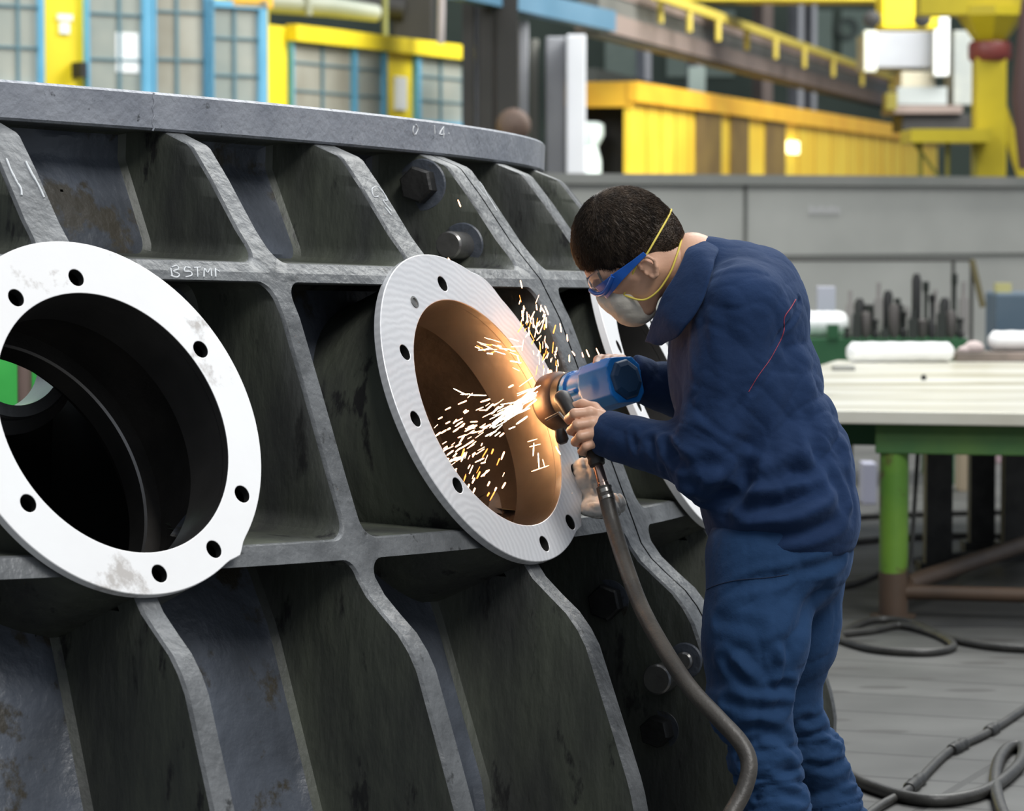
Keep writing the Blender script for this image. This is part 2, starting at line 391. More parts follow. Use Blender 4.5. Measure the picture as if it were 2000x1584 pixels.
# flanges and bores
HOLES = {0: [(-.139, .229), (.009, .272), (.258, .131), (.263, -.16), (.161, -.265), (.021, -.306), (-.227, -.164), (-.29, .04)],
         2: [(.017, .278), (-.236, .124), (-.223, -.166), (.035, -.308), (.177, -.268), (.283, -.157), (-.29, -.02)],
         4: [(-.236, .124), (-.223, -.166), (.035, -.308), (.177, -.268), (.283, -.157), (.25, .17), (-.08, .27), (-.29, -.02)]}
HOLES[-2] = HOLES[0]
def frame_n(i): return FL[i]
for i, (C, t, u, n) in FL.items():
    outer = []
    for k in range(160):
        a = 2*math.pi*k/160; r = .345
        if i == 2:
            if .80 < a < 1.10: r += .010*math.sin((a-.80)/.30*math.pi)
        if abs(a-5.38) < .09: r += .010*(1-abs(a-5.38)/.09)
        outer.append((r*math.cos(a), r*math.sin(a)))
    holes = [circ(.253, 128, .012, -.012)]+[circ(.0165, 24, x, y) for x, y in HOLES[i]]
    mb = prism(outer, holes, C, (t, u, n), -.014, .004)
    o = fixn(mb.build('flange', WFL if i <= 0 else MACH2 if 'MACH2' in globals() else WFL, DRUM, 30)); bevel(o, .0018, 2)
    FL[i] = (C, t, u, n); o['label'] = 'round white machined flange with bolt holes'
    o.data.materials.append(DARKM); o.data.materials.append(BORE)
    for pl in o.data.polygons:
        c = pl.center+DC-C; d = c.dot(n); r = (c-n*d).length
        if abs(pl.normal.dot(n)) < .3 and r < .338: pl.material_index = 1 if (c-n*d-t*.012+u*.012).length > .256 else 2  # bolt-hole walls dark: shade inside them put into the colour
    if i == 2: FLO = o; o['label'] = 'silvery ground flange with milling marks'
    C2 = C+t*.012-u*.012
    mb = MB(); mb.lathe(C2, n, [(.2535, -.003), (.2535, -.115), (.318, -.118), (.318, -.30), (.287, -.302), (.283, -.306), (.283, -.355), (.318, -.36), (.318, -.40), (.328, -.40), (.328, -.0135), (.3255, -.0135), (.3255, -.08), (.258, -.08), (.258, -.004)], 128, True)
    o = fixn(mb.build('bore', BORE, DRUM, 30))
    o.data.materials.append(CASTG); o.data.materials.append(mat('bore_rough', (.020, .018, .016), (.045, .04, .035), 8, .7, 0, .4, 30)); o.data.materials.append(CRACK_SHADE)
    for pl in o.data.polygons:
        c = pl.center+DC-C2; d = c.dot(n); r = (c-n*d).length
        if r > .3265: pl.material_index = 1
        elif -.09 < d < -.0138 and r > .2565: pl.material_index = 3  # black backing paints in the shade at the bottom of the bolt holes
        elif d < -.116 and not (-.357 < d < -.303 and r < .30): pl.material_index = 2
    pl = None
    # bolts in threaded holes seen as small plug on the second flange
C, t, u, n = FL[2]
mb = MB(); mb.lathe(C+t*-.127+u*.235, n, [(.0, .004), (.012, .0042), (.013, .006), (.0085, .0065), (.008, .003), (0.0, .003)], 24); mb.build('threaded_plug', PIN, DRUM, 30)
# bolts and pins on the side face of the double rib
AD = A0+DA*3
def side_hit(px, py):
    A = math.radians(AD-math.degrees(.066/4.1)); c = RM.T@(np.array([0, 0, CAMH])-np.array(DC)); D = RM.T@np.array(U(px, py, 1)-Vector((0, 0, CAMH)))
    nn = np.array([math.cos(A), math.sin(A), 0]); tt = -(c@nn)/(D@nn); return Vector(RM@(c+tt*D))+DC, Vector(RM@(-nn))
def hexbolt(px, py, rw, rh, kind, hh=.035, off=(0, 0)):
    p, ax = side_hit(px, py)
    mb = MB(); mb.lathe(p, ax, [(rw, -.004), (rw, .008), (rw-.003, .011), (0.01, .011)], 48); wsh = mb.build('washer', CAST, DRUM, 30)
    mb = MB()
    if kind == 'hex': mb.lathe(p, ax, [(rh, .010), (rh, .010+hh*.85), (rh*.88, .010+hh), (.004, .010+hh)], 6)
    else: mb.lathe(p, ax, [(rh, .010), (rh, .010+hh-.004), (rh-.004, .010+hh), (.004, .010+hh)], 40)
    b = mb.build('bolt_head' if kind == 'hex' else 'pin', DARKM if kind == 'hex' else PIN, DRUM, 30); return b
hexbolt(826, 362, .060, .042, 'hex', .034); hexbolt(905, 480, .052, .031, 'pin', .075)
hexbolt(1340, 1290, .040, .02, 'pin', .01); hexbolt(1300, 1322, .033, .033, 'pin', .05); hexbolt(1292, 1425, .046, .035, 'hex', .045); hexbolt(1190, 1175, .052, .04, 'hex', .03)

# ------------------------------------------------------------------ special flange material: milling arcs
def milled(name, i):
    m = bpy.data.materials.new(name); m.use_nodes = True; nt = m.node_tree; N = nt.nodes; L = nt.links; b = N['Principled BSDF']
    b.inputs['Metallic'].default_value = .30; b.inputs['Roughness'].default_value = .36
    tc = N.new('ShaderNodeTexCoord'); mp = N.new('ShaderNodeMapping'); L.new(tc.outputs['Object'], mp.inputs[0])
    C, t, u, n = FL[i]; c = C-DC+t*-.22-u*.30; mp.inputs['Location'].default_value = -c
    wv = N.new('ShaderNodeTexWave'); wv.wave_type = 'RINGS'; wv.rings_direction = 'SPHERICAL'; wv.inputs['Scale'].default_value = 20; wv.inputs['Distortion'].default_value = 5; wv.inputs['Detail'].default_value = 4; wv.inputs['Detail Scale'].default_value = 1.2
    L.new(mp.outputs[0], wv.inputs[0])
    r = N.new('ShaderNodeValToRGB'); r.color_ramp.elements[0].color = (.69, .69, .70, 1); r.color_ramp.elements[1].color = (.78, .78, .79, 1); L.new(wv.outputs[0], r.inputs[0])
    ns = N.new('ShaderNodeTexNoise'); ns.inputs['Scale'].default_value = 5; L.new(tc.outputs['Object'], ns.inputs[0])
    mr = N.new('ShaderNodeMapRange'); mr.inputs[1].default_value = .3; mr.inputs[2].default_value = .7; mr.inputs[3].default_value = .26; mr.inputs[4].default_value = .5; L.new(ns.outputs[0], mr.inputs[0]); L.new(mr.outputs[0], b.inputs['Roughness'])
    L.new(r.outputs[0], b.inputs['Base Color'])
    bp = N.new('ShaderNodeBump'); bp.inputs['Strength'].default_value = .07; bp.inputs['Distance'].default_value = .002; L.new(wv.outputs[0], bp.inputs['Height']); L.new(bp.outputs[0], b.inputs['Normal'])
    return m
FLO.data.materials[0] = milled('milled_steel', 2)

# ------------------------------------------------------------------ green stand inside the drum, seen through the first bore
GREEN = mat('green_paint', (.03, .30, .05), (.05, .38, .07), 4, .5)
g = thing('green_steel_stand', 'bright green steel panel stand with dark pipe seen through first opening', 'stand', (U(20, 740, 9).x, U(20, 740, 9).y, 0))
cpt = U(30, 740, 9.6)
mb = MB(); mb.box((cpt.x-.7, cpt.y, .5), (cpt.x+.7, cpt.y+.04, 1.5)); mb.build('panel', GREEN, g)
for sx in (-.65, .65):
    mb = MB(); mb.box((cpt.x+sx-.04, cpt.y+.04, 0), (cpt.x+sx+.04, cpt.y+.12, 1.5)); mb.build('leg', GREEN, g)
q = U(48, 740, 9.45); mb = MB(); mb.tube([Z(q.x, q.y, .2), Z(q.x, q.y, 1.5)], .021, 16); mb.build('pipe', mat('brown_pipe', (.10, .07, .06), rough=.5), g, 60)
area('fill_inside_drum', (cpt.x, cpt.y-.9, 2.6), (cpt.x, cpt.y, 1.0), .6, .6, 55)  # unseen fill light added to brighten the green panel

# ------------------------------------------------------------------ floor
def floor_mat():
    m = bpy.data.materials.new('floor_plates'); m.use_nodes = True; nt = m.node_tree; N = nt.nodes; L = nt.links; b = N['Principled BSDF']; b.inputs['Roughness'].default_value = .5
    tc = N.new('ShaderNodeTexCoord'); mp = N.new('ShaderNodeMapping'); L.new(tc.outputs['Object'], mp.inputs[0]); mp.inputs['Rotation'].default_value = (0, 0, math.radians(22.7))
    br = N.new('ShaderNodeTexBrick'); br.inputs['Scale'].default_value = 1; br.inputs['Brick Width'].default_value = 1.25; br.inputs['Row Height'].default_value = .37; br.inputs['Mortar Size'].default_value = .012; br.offset = 0.0
    br.inputs['Color1'].default_value = (.075, .075, .071, 1); br.inputs['Color2'].default_value = (.10, .10, .094, 1); br.inputs['Mortar'].default_value = (.04, .04, .038, 1); L.new(mp.outputs[0], br.inputs[0])
    n = N.new('ShaderNodeTexNoise'); n.inputs['Scale'].default_value = 2.2; n.inputs['Detail'].default_value = 8; L.new(tc.outputs['Object'], n.inputs[0])
    mr = N.new('ShaderNodeMapRange'); mr.inputs[1].default_value = .3; mr.inputs[2].default_value = .7; mr.inputs[3].default_value = .6; mr.inputs[4].default_value = 1.25; L.new(n.outputs[0], mr.inputs[0])
    mx = N.new('ShaderNodeMix'); mx.data_type = 'RGBA'; mx.blend_type = 'MULTIPLY'; mx.inputs[0].default_value = 1; L.new(br.outputs[0], mx.inputs[6]); L.new(mr.outputs[0], mx.inputs[7])
    # short dark slots cut across the plates
    mp2 = N.new('ShaderNodeMapping'); L.new(tc.outputs['Object'], mp2.inputs[0]); mp2.inputs['Scale'].default_value = (2.4, 5.4, 1); mp2.inputs['Rotation'].default_value = (0, 0, math.radians(22.7))
    vo = N.new('ShaderNodeTexVoronoi'); vo.voronoi_dimensions = '2D'; vo.inputs['Scale'].default_value = 1; vo.inputs['Randomness'].default_value = .8; L.new(mp2.outputs[0], vo.inputs[0])
    rp = N.new('ShaderNodeValToRGB'); rp.color_ramp.elements[0].position = .17; rp.color_ramp.elements[1].position = .21; L.new(vo.outputs['Distance'], rp.inputs[0])
    wn = N.new('ShaderNodeMath'); wn.operation = 'GREATER_THAN'; sp = N.new('ShaderNodeSeparateColor'); L.new(vo.outputs['Color'], sp.inputs[0]); L.new(sp.outputs[0], wn.inputs[0]); wn.inputs[1].default_value = .45
    mxx = N.new('ShaderNodeMath'); mxx.operation = 'MAXIMUM'; L.new(rp.outputs[0], mxx.inputs[0]); L.new(wn.outputs[0], mxx.inputs[1])
    m3 = N.new('ShaderNodeMix'); m3.data_type = 'RGBA'; L.new(mxx.outputs[0], m3.inputs[0]); m3.inputs[6].default_value = (.045, .043, .04, 1); L.new(mx.outputs[2], m3.inputs[7]); L.new(m3.outputs[2], b.inputs['Base Color'])
    bp = N.new('ShaderNodeBump'); bp.inputs['Strength'].default_value = .6; bp.inputs['Distance'].default_value = .01; L.new(br.outputs['Fac'], bp.inputs['Height']); bp.invert = True; L.new(bp.outputs[0], b.inputs['Normal'])
    return m
fl = mesh('floor', [(-40, -3, 0), (60, -3, 0), (60, 95, 0), (-40, 95, 0)], [(0, 1, 2, 3)], floor_mat()); tag(fl, kind='structure')

# ------------------------------------------------------------------ background of the hall
YEL = mat('yellow_paint', (.80, .62, .015), (.88, .70, .02), 2, .5)
YORE = mat('orange_yellow_paint', (.82, .42, .02), (.90, .52, .03), 2, .5)
BLU = mat('light_blue_paint', (.11, .36, .54), (.14, .41, .60), 3, .5)
TEAL = mat('dusty_teal_bar', (.10, .20, .24), rough=.6)
GLS = mat('dusty_pane_grey', (.24, .28, .26), (.42, .42, .36), 1.4, .35, blend=(.3, .7))
GLS2 = mat('dusty_pane_brown', (.22, .20, .15), (.44, .44, .38), 1.2, .35, blend=(.3, .7))
GLSW = mat('white_pane', (.85, .88, .88), rough=.4)
GRYW = mat('grey_painted_wall', (.37, .375, .35), (.44, .445, .415), 1.2, .7, bump=.1, bscale=3)
DKG = mat('dark_green_wall', (.035, .052, .042), (.075, .10, .08), .35, .8)
DKS = mat('dark_machine', (.008, .008, .008), (.018, .017, .016), 1.2, .6)
GPIL = mat('grey_pillar', (.26, .27, .30), (.40, .41, .44), 1.0, .6)
WPIL = mat('white_pillar', (.62, .64, .68), (.72, .74, .78), 1.0, .5)
BRN = mat('brown_beam', (.13, .10, .085), (.22, .17, .15), .8, .6)
class Facade:
    def __init__(s, xa, da, xb, db):
        a, b = U(xa, 418, da), U(xb, 418, db); s.a = Vector((a.x, a.y, 0)); s.d = Vector((b.x-a.x, b.y-a.y, 0)); s.L = s.d.length; s.d.normalize(); s.n = Vector((s.d.y, -s.d.x, 0))
    def at(s, px):
        k = (px-1000)/FPX; # x = k*depth, depth = y*cos+(CAMH-z)*sin ~ y*cos
        c = math.cos(PITCH); return (k*s.a.y*c-s.a.x)/(s.d.x-k*s.d.y*c)
    def z(s, px, py):
        p = s.a+s.d*s.at(px); r = U(px, py, 1)-Vector((0, 0, CAMH)); return CAMH+r.z*(p.y/r.y)
    def box(s, mb, x0, x1, y0, y1, f=0.0, b=.06, z0=None, z1=None):
        xm = (x0+x1)/2; u0, u1 = s.at(x0), s.at(x1); zt = s.z(xm, y0) if z1 is None else z1; zb = s.z(xm, y1) if z0 is None else z0
        mb.box((u0, -f, zb), (u1, b, zt), (s.d, -s.n, Vector((0, 0, 1))), s.a); return mb
# grey partition wall across the hall
W1 = Facade(900, 23.5, 2350, 27.5)
mb = MB(); W1.box(mb, 905, 2340, 0, 0, 0, .18, 0, 1.765); wb = mb.build('wall_back', GRYW); tag(wb, kind='structure'); bevel(wb, .01)
mb = MB()
W1.box(mb, 905, 2340, 0, 0, .05, .02, 1.725, 1.80); tr = mb.build('trim_1', mat('wall_cap', (.20, .21, .195), (.25, .25, .235), 1, .6)); tag(tr, kind='structure')
mb = MB()
for x in (1455, 2040): W1.box(mb, x-3, x+3, 0, 0, .012, .0, .0, 1.72)
W1.box(mb, 905, 2340, 497, 503, .010, 0); tr = mb.build('trim_2', mat('wall_seam', (.12, .125, .115), rough=.8)); tag(tr, kind='structure')
mb = MB()
for k, x in enumerate((1582, 1592, 1602, 1613, 1623, 1634)): W1.box(mb, x-3, x+3, 402+(k % 2)*3, 418, .014, 0)
tag(mb.build('faded_stencil_mark', mat('faded_white', (.5, .5, .5), rough=.9)), 'faded white stencilled smudge on the grey partition wall', 'marking')
# far wall, windows and columns
FW = Facade(-400, 70, 2400, 78)
mb = MB(); FW.box(mb, -420, 2420, 0, 0, 0, .3, 0, 14); o = mb.build('wall_far', DKG); tag(o, kind='structure')
for k, x in enumerate((1180, 1300, 1370, 1560, 1640)):
    mb = MB(); FW.box(mb, x, x+62, 20, 150, .06, 0); o = mb.build('window_%d' % (k+1), mat('far_window', (.14, .19, .16), (.22, .28, .24), .6, .3)); tag(o, kind='structure')
for x, wd, c in ((1478, 20, BRN), (1548, 10, GPIL), (1575, 8, GPIL), (1350, 12, GPIL), (1250, 12, GPIL)):
    FC = Facade(x-200, 62, x+200, 63); mb = MB(); FC.box(mb, x, x+wd, 0, 0, .3, .3, 0, 14); o = mb.build('hall_column', c)
    tag(o, {1478: 'pinkish brown column in front of the dark far wall', 1548: 'left one of two thin grey posts right of the pinkish column', 1575: 'right one of two thin grey posts right of the pinkish column', 1350: 'thin grey post left of the pinkish column', 1250: 'thin grey post nearest the white column, above the yellow enclosure'}[x], 'column')
# left cabins
def window(F, parent, x0, x1, y0, y1, cols, rows, pane=None, frame=None, fw=6, bars=3, label=None, z0=None):
    mb = MB(); fm = frame or BLU
    for a, b, c, d in ((x0, x0+fw, y0, y1), (x1-fw, x1, y0, y1), (x0, x1, y0, y0+fw), (x0, x1, y1-fw, y1)): F.box(mb, a, b, c, d, .05, .0)
    wn = mb.build('window', fm, parent)
    if label: wn['label'] = label
    mb = MB(); F.box(mb, x0+2, x1-2, y0+2, y1-2, .012, 0); mb.build('pane', pane or GLS, wn)
    mb = MB()
    for c in range(1, cols): x = x0+(x1-x0)*c/cols; F.box(mb, x-bars/2, x+bars/2, y0+2, y1-2, .03, 0)
    for r in range(1, rows): y = y0+(y1-y0)*r/rows; F.box(mb, x0+2, x1-2, y-bars/2, y+bars/2, .028, 0)
    mb.build('glazing_bars', TEAL, wn); return wn
C1 = Facade(-120, 25.0, 527, 27.4)
cab = thing('control_cabin', 'yellow cabin with large light blue framed windows at upper left', 'cabin', C1.a)
mb = MB(); C1.box(mb, -120, 527, 0, 0, 0, .65, 0, 4.2); mb.build('wall', YEL, cab)
mb = MB(); C1.box(mb, 450, 527, -20, 14, .05, 0); mb.build('eave', YORE, cab)
window(C1, cab, -60, 82, -70, 172, 3, 3, GLS, bars=4, fw=9)
window(C1, cab, 165, 300, -60, 205, 2, 3, GLS, bars=4, fw=5)
window(C1, cab, 276, 412, -70, 210, 2, 3, GLS2, bars=4, fw=16)
window(C1, cab, 396, 516, 2, 220, 2, 3, GLS, bars=4, fw=14)
mb = MB(); C1.box(mb, 226, 270, 64, 142, .02, 0); mb.build('poster', GLSW, cab)
mb = MB(); C1.box(mb, 142, 154, 122, 152, .12, 0); mb.build('door_handle', DKS, cab)
mb = MB(); C1.box(mb, 114, 142, 28, 40, .02, 0); C1.box(mb, 118, 136, 44, 66, .02, 0); mb.build('notice', GLSW, cab)
C2 = Facade(529, 28.5, 907, 32.6)
cab2 = thing('control_cabin', 'lower yellow cabin right of the big cabin, under the grey duct', 'cabin', C2.a)
mb = MB(); C2.box(mb, 527, 907, 0, 0, 0, 3, 0, 3.12); mb.build('wall', YEL, cab2)
mb = MB(); C2.box(mb, 560, 910, 0, 0, .10, 0, 3.0, 3.14); mb.build('eave', YEL, cab2)
window(C2, cab2, 563, 690, 72, 235, 2, 3, GLS2, fw=3); window(C2, cab2, 683, 748, 84, 240, 1, 3, GLS, fw=6); window(C2, cab2, 806, 908, 105, 245, 2, 3, GLS, fw=8)
mb = MB(); C2.box(mb, 769, 790, 150, 215, .03, 0); mb.build('notice', GLSW, cab2)
# duct and machinery above the second cabin
mb = MB(); mb.tube([U(500, 2, 31), U(640, 12, 31.6), U(735, 26, 32)], [.10, .10, .08], 24); mb.add(*(lambda m: (m.V, m.F))(MB().tube([U(600, -15, 31.3), U(604, 30, 31.3)], .03, 10)))
tag(mb.build('duct', mat('grey_duct', (.22, .25, .20), (.32, .34, .28), 1, .5), smooth=50), 'pale grey round duct running above the lower yellow cabin', 'duct')
K = thing('overhead_machine', 'dark overhead machinery block hanging above lower cabin near duct end', 'machinery', U(800, 60, 33))
mb = MB(); mb.box(tuple(U(765, 88, 33)), tuple(U(850, -60, 33.6))); bevel(mb.build('housing', DKS, K), .03)
mb = MB(); mb.tube([U(700, 8, 33), U(790, 20, 33)], .12, 16); mb.build('drum', DKS, K, 50)
mb = MB(); mb.tube([U(752, -30, 32.6), U(752, 70, 32.6)], .03, 10); mb.build('rod', mat('olive', (.16, .17, .05), rough=.6), K, 50)
mb = MB(); mb.tube([U(863, -40, 31), U(861, 85, 31)], .035, 12); tag(mb.build('vertical_pipe', mat('pale_pipe', (.5, .45, .45), rough=.6), smooth=50), 'thin pale vertical pipe reaching down to the lower cabin roof', 'pipe')
# dark machine with vertical ways, columns
K = thing('machine_column', 'tall dark machine column with vertical guideways right of the cabins', 'machine', U(960, 418, 30))
for x0, x1, m_, d in ((903, 926, DKS, 30), (928, 934, GPIL, 30.1), (936, 962, DKS, 30), (964, 969, BRN, 30.1), (971, 1012, DKS, 30)):
    a, b = U(x0, 418, d), U(x1, 418, d); mb = MB(); mb.box((a.x, a.y, 0), (b.x, a.y+.8, 5)); mb.build('guideway' if m_ is not DKS else 'column', m_, K)
for k, (x0, x1, m_, d, lb) in enumerate(((1012, 1032, GPIL, 31, 'narrow grey pillar beside the dark machine column'), (1036, 1052, mat('grey_olive', (.25, .25, .22), rough=.6), 31.4, 'olive grey pillar between the narrow pillars'),
        (1066, 1104, GPIL, 31, 'wide grey pillar left of the bright white pillar'), (1106, 1144, WPIL, 30.6, 'bright white pillar left of the yellow enclosure'))):
    a, b = U(x0, 418, d), U(x1, 418, d); mb = MB(); mb.box((a.x, a.y, 0), (b.x, a.y+.5, 3.15 if k else 3.3)); mb.box((a.x-.02, a.y-.04, 0), (b.x+.02, a.y+.54, .2)); tag(bevel(mb.build('pillar', m_), .015), lb, 'pillar')
mb = MB(); c = U(1003, 245, 27); mb.lathe(c, Vector((0, -1, 0)), [(.0, .1), (.09, .09), (.13, .05), (.14, 0), (.12, -.1), (0, -.12)], 32); mb.box((c.x-.05, c.y+.02, 0), (c.x+.05, c.y+.1, c.z)); tag(mb.build('rusty_wheel', mat('rust_brown', (.10, .065, .05), rough=.7), smooth=50), 'brown rounded wheel showing above the far end of the casting', 'wheel')
# blue crane beam and the runway
def beam(name, P, Q, hw, hh, m_, label=None, cat=None, parent=None):
    P, Q = Vector(P), Vector(Q); d = (Q-P).normalized(); sd = d.cross(Vector((0, 0, 1))).normalized(); up = sd.cross(d); L = (Q-P).length
    mb = MB(); mb.box((0, -hw, -hh), (L, hw, hh), (d, sd, up), P); o = mb.build(name, m_, parent)
    if label: tag(o, label, cat)
    return o
beam('blue_beam', U(890, -25, 29), U(1188, 42, 33), .08, .10, mat('steel_blue', (.05, .13, .20), (.08, .17, .25), 1, .5), 'blue steel beam sloping across the top above the pillars', 'beam')
K = thing('crane_runway', 'long brown and dark crane runway receding above the yellow enclosure', 'runway', U(1400, 100, 45))
beam('lower_flange', U(1150, 40, 33), U(1760, 208, 66), .14, .10, BRN, parent=K)
beam('girder_web', U(1150, 8, 33), U(1760, 190, 66), .10, .30, mat('runway_web', (.07, .075, .07), (.13, .13, .12), 1, .6), parent=K)
beam('upper_rail', U(1150, -28, 33), U(1760, 172, 66), .12, .06, BRN, parent=K)
beam('handrail', U(1280, -10, 35), U(1760, 158, 60), .04, .05, mat('rail_yellow', (.50, .40, .06), rough=.6), parent=K)
for k in range(9):
    f = k/8; x = 1290+f*450; d = 36+24*f*f*.7+6*f; mb = MB(); mb.tube([U(x, 5+f*140, d), U(x, 45+f*140, d)], .035, 8); mb.build('rail_post', mat('rail_yellow', (.5, .4, .06)), K)
beam('roof_pipe', U(1150, 150, 46), U(1740, 285, 70), .10, .12, mat('dark_pipe', (.04, .045, .04), rough=.6), 'dark pipe line receding above the roof of the yellow enclosure', 'pipe')
a = U(895+45, 130, 48)
mb = MB(); a = U(1345, 130, 50); b = U(1378, 185, 50); mb.box((a.x, a.y, b.z), (b.x, a.y+.3, a.z)); tag(mb.build('cabinet', mat('pale_teal', (.22, .28, .26), rough=.6)), 'small pale grey cabinet above the yellow enclosure roof', 'cabinet')
# long yellow enclosure
C3 = Facade(1228, 37, 1830, 60)
E3 = thing('yellow_enclosure', 'long orange-yellow steel enclosure with panels behind the grey wall', 'enclosure', C3.a)
zt = C3.z(1229, 163)
AMB = mat('amber_paint', (.86, .56, .03), (.92, .66, .05), 1.2, .5)
mb = MB(); C3.box(mb, 1228, 1830, 0, 0, 0, .06, 0, zt); mb.build('front_wall', AMB, E3)
mb = MB(); C3.box(mb, 1228, 1830, 0, 0, -.84, .90, 0, zt); mb.build('back_wall', DKS, E3)
mb = MB(); C3.box(mb, 1228, 1830, 0, 0, -.06, .84, zt-.05, zt); mb.build('roof', YORE, E3)
mb = MB(); C3.box(mb, 1250, 1254, 0, 0, -.06, .84, 0, zt-.05); mb.build('partition', DKS, E3)
mb = MB(); C3.box(mb, 1226, 1832, 0, 0, .10, 0, zt-.20, zt+.02); mb.build('eave', YORE, E3)
mb = MB(); mb.box((-.03, -.06, zt-.26), (0, .84, zt+.02), (C3.d, -C3.n, Z(0, 0, 1)), C3.a); mb.build('end_lintel', YORE, E3)
for x0, x1, y0, y1 in ((1356, 1404, 205, 352), (1424, 1458, 215, 352), (1492, 1530, 228, 352)):
    mb = MB(); C3.box(mb, x0, x1, y0, y1, .03, 0); mb.build('panel', mat('brown_shutter', (.16, .10, .03), (.23, .15, .04), 2, .6), E3)
for x in (1262, 1290, 1318, 1345, 1558, 1590, 1622, 1655, 1680, 1702, 1722, 1742, 1760):
    mb = MB(); C3.box(mb, x-1.2, x+1.2, 0, 0, .008, 0, 0, zt-.2); mb.build('panel_joint', mat('joint_brown', (.55, .33, .02), rough=.6), E3)
mb = MB(); C3.box(mb, 1536, 1552, 276, 300, .06, .0); mb.build('lamp', mat('lit_lamp', (1, .95, .6), emit=((1, .9, .5), 3)), E3)
p = U(1184, 345, 37.3)
mb = MB(); mb.lathe(Z(C3.a.x-.47, C3.a.y+.20, 0), Vector((0, 0, 1)), [(.17, 0), (.17, 2.1), (.13, 2.25), (.20, 2.38), (.20, 2.5), (.14, 2.53), (0, 2.53)][:-1], 32)
tag(mb.build('white_tank', mat('white_tank', (.80, .93, .90), rough=.4), smooth=40), 'bright white tank in the dark end of the yellow enclosure', 'tank')
# yellow jib crane on the right
J = thing('jib_crane', 'tall yellow crane column with platform, braces and dark red collar at right', 'crane', Vector((U(1932, 418, 29).x, 29, 0)))
YC = mat('crane_yellow', (.36, .29, .006), (.50, .40, .01), 1.5, .5)
cx_ = U(1932, 300, 29); mb = MB()
mb.box((cx_.x-.14, cx_.y-.14, 0), (cx_.x+.13, cx_.y+.14, 2.9)); bevel(mb.build('column', YC, J), .02)
mb = MB(); zc = U(1932, 102, 29).z; mb.lathe(Z(cx_.x, cx_.y, zc-.08), Vector((0, 0, 1)), [(.17, 0), (.19, .03), (.19, .14), (.17, .17)], 32); mb.build('collar', mat('dark_red', (.16, .03, .025), rough=.5), J, 40)
mb = MB(); mb.lathe(Z(cx_.x, cx_.y, zc+.09), Vector((0, 0, 1)), [(.14, 0), (.30, .22), (.30, .30)], 8); mb.build('head_bracket', YC, J)
bz = U(1932, 14, 29).z; mb = MB(); a = U(1790, 14, 29); mb.box((a.x, cx_.y-.2, bz-.08), (cx_.x+2, cx_.y+.2, bz+.4)); mb.build('jib', YC, J)
pz = U(1850, 268, 29).z; a = U(1766, 268, 29); mb = MB(); mb.box((a.x, cx_.y-.5, pz-.055), (cx_.x-.05, cx_.y+.3, pz+.06)); mb.build('platform', YC, J)
beam('brace', (a.x+.05, cx_.y-.3, pz-.05), (cx_.x-.30, cx_.y-.3, pz-.6), .015, .015, mat('olive_brace', (.20, .18, .02), rough=.6), parent=J)
beam('brace', (cx_.x+.10, cx_.y, pz+.25), (cx_.x+.42, cx_.y, pz-.7), .04, .05, YC, parent=J)
for x in (1795, 1848, 1900): q = U(x, 300, 28.8); mb = MB(); mb.tube([Z(q.x, q.y-.1, 1.3), Z(q.x, q.y-.1, pz-.05)], .02, 8); mb.build('post', mat('olive_brace', (.20, .18, .02)), J)
# travelling bridge beam across the top
bb = MB(); a = U(1180, -20, 40); b = U(2100, 2, 40); c = U(2100, 14, 40); bb.box((a.x, 39.5, U(1500, 8, 40).z), (b.x, 40.3, U(1500, -60, 40).z))
tag(bb.build('crane_bridge', YC), 'bright yellow crane bridge beam across the top edge of the hall', 'crane beam')
T = thing('crane_trolley', 'yellow hoist trolley with wheels hanging under the bridge beam', 'trolley', U(1760, 40, 36))
a, b = U(1722, 56, 36), U(1822, -10, 36.6); mb = MB(); mb.box((a.x, a.y, a.z), (b.x, b.y, b.z)); bevel(mb.build('body', YEL, T), .02)
for x in (1702, 1800): c = U(x, 38, 35.8); mb = MB(); mb.lathe(c, Vector((0, -1, 0)), [(.09, 0), (.09, .1), (.03, .12)], 24); mb.build('wheel', DKS, T, 40)
# glazed crane cabin
G = thing('crane_cabin', 'white and glass crane operator cabin beside the yellow crane column', 'cabin', U(1770, 200, 38))
def bx(name, x0, x1, y0, y1, d, dep, m_, par):
    a, b = U(x0, y1, d), U(x1, y0, d); mb = MB(); mb.box((a.x, a.y, a.z), (b.x, a.y+dep, b.z)); return bevel(mb.build(name, m_, par), .01)
bx('upper_panel', 1694, 1822, 62, 132, 38, 1.2, mat('cabin_white', (.30, .31, .34), (.38, .40, .43), 1, .4), G)
bx('corner_post', 1688, 1712, 60, 140, 37.9, .2, mat('cream', (.70, .72, .62), rough=.5), G)
bx('mast', 1824, 1853, 18, 148, 37.8, .3, GLSW, G)
bx('window', 1760, 1826, 140, 170, 38, .8, mat('beige_glass', (.45, .42, .32), rough=.4), G)
bx('lower_panel', 1752, 1850, 170, 205, 38, 1.0, mat('bluegrey_panel', (.30, .33, .33), rough=.5), G)
bx('floor_beam', 1745, 1880, 206, 222, 37.8, 1.2, BRN, G); bx('bumper', 1730, 1752, 182, 215, 37.6, .3, mat('olive_block', (.20, .17, .02), rough=.6), G)
bx('side_panel', 1862, 1905, 60, 205, 38.4, .8, mat('pale_side', (.24, .26, .25), (.34, .35, .31), 2, .5), G)
bx('under_structure', 1762, 1895, 224, 256, 37.9, 1.0, DKS, G)
mb = MB(); mb.lathe(Z(U(1674, 45, 73).x, FW.a.y+FW.d.y*FW.at(1674)-.35, U(1674, 45, 73).z), Vector((0, 1, 0)), [(.15, -.08), (.25, -.08), (.25, .0), (.15, .0)], 32, True); tag(mb.build('wheel', mat('dark_green', (.04, .06, .05)), smooth=40), 'dark round wheel high on the far greenish wall', 'wheel')
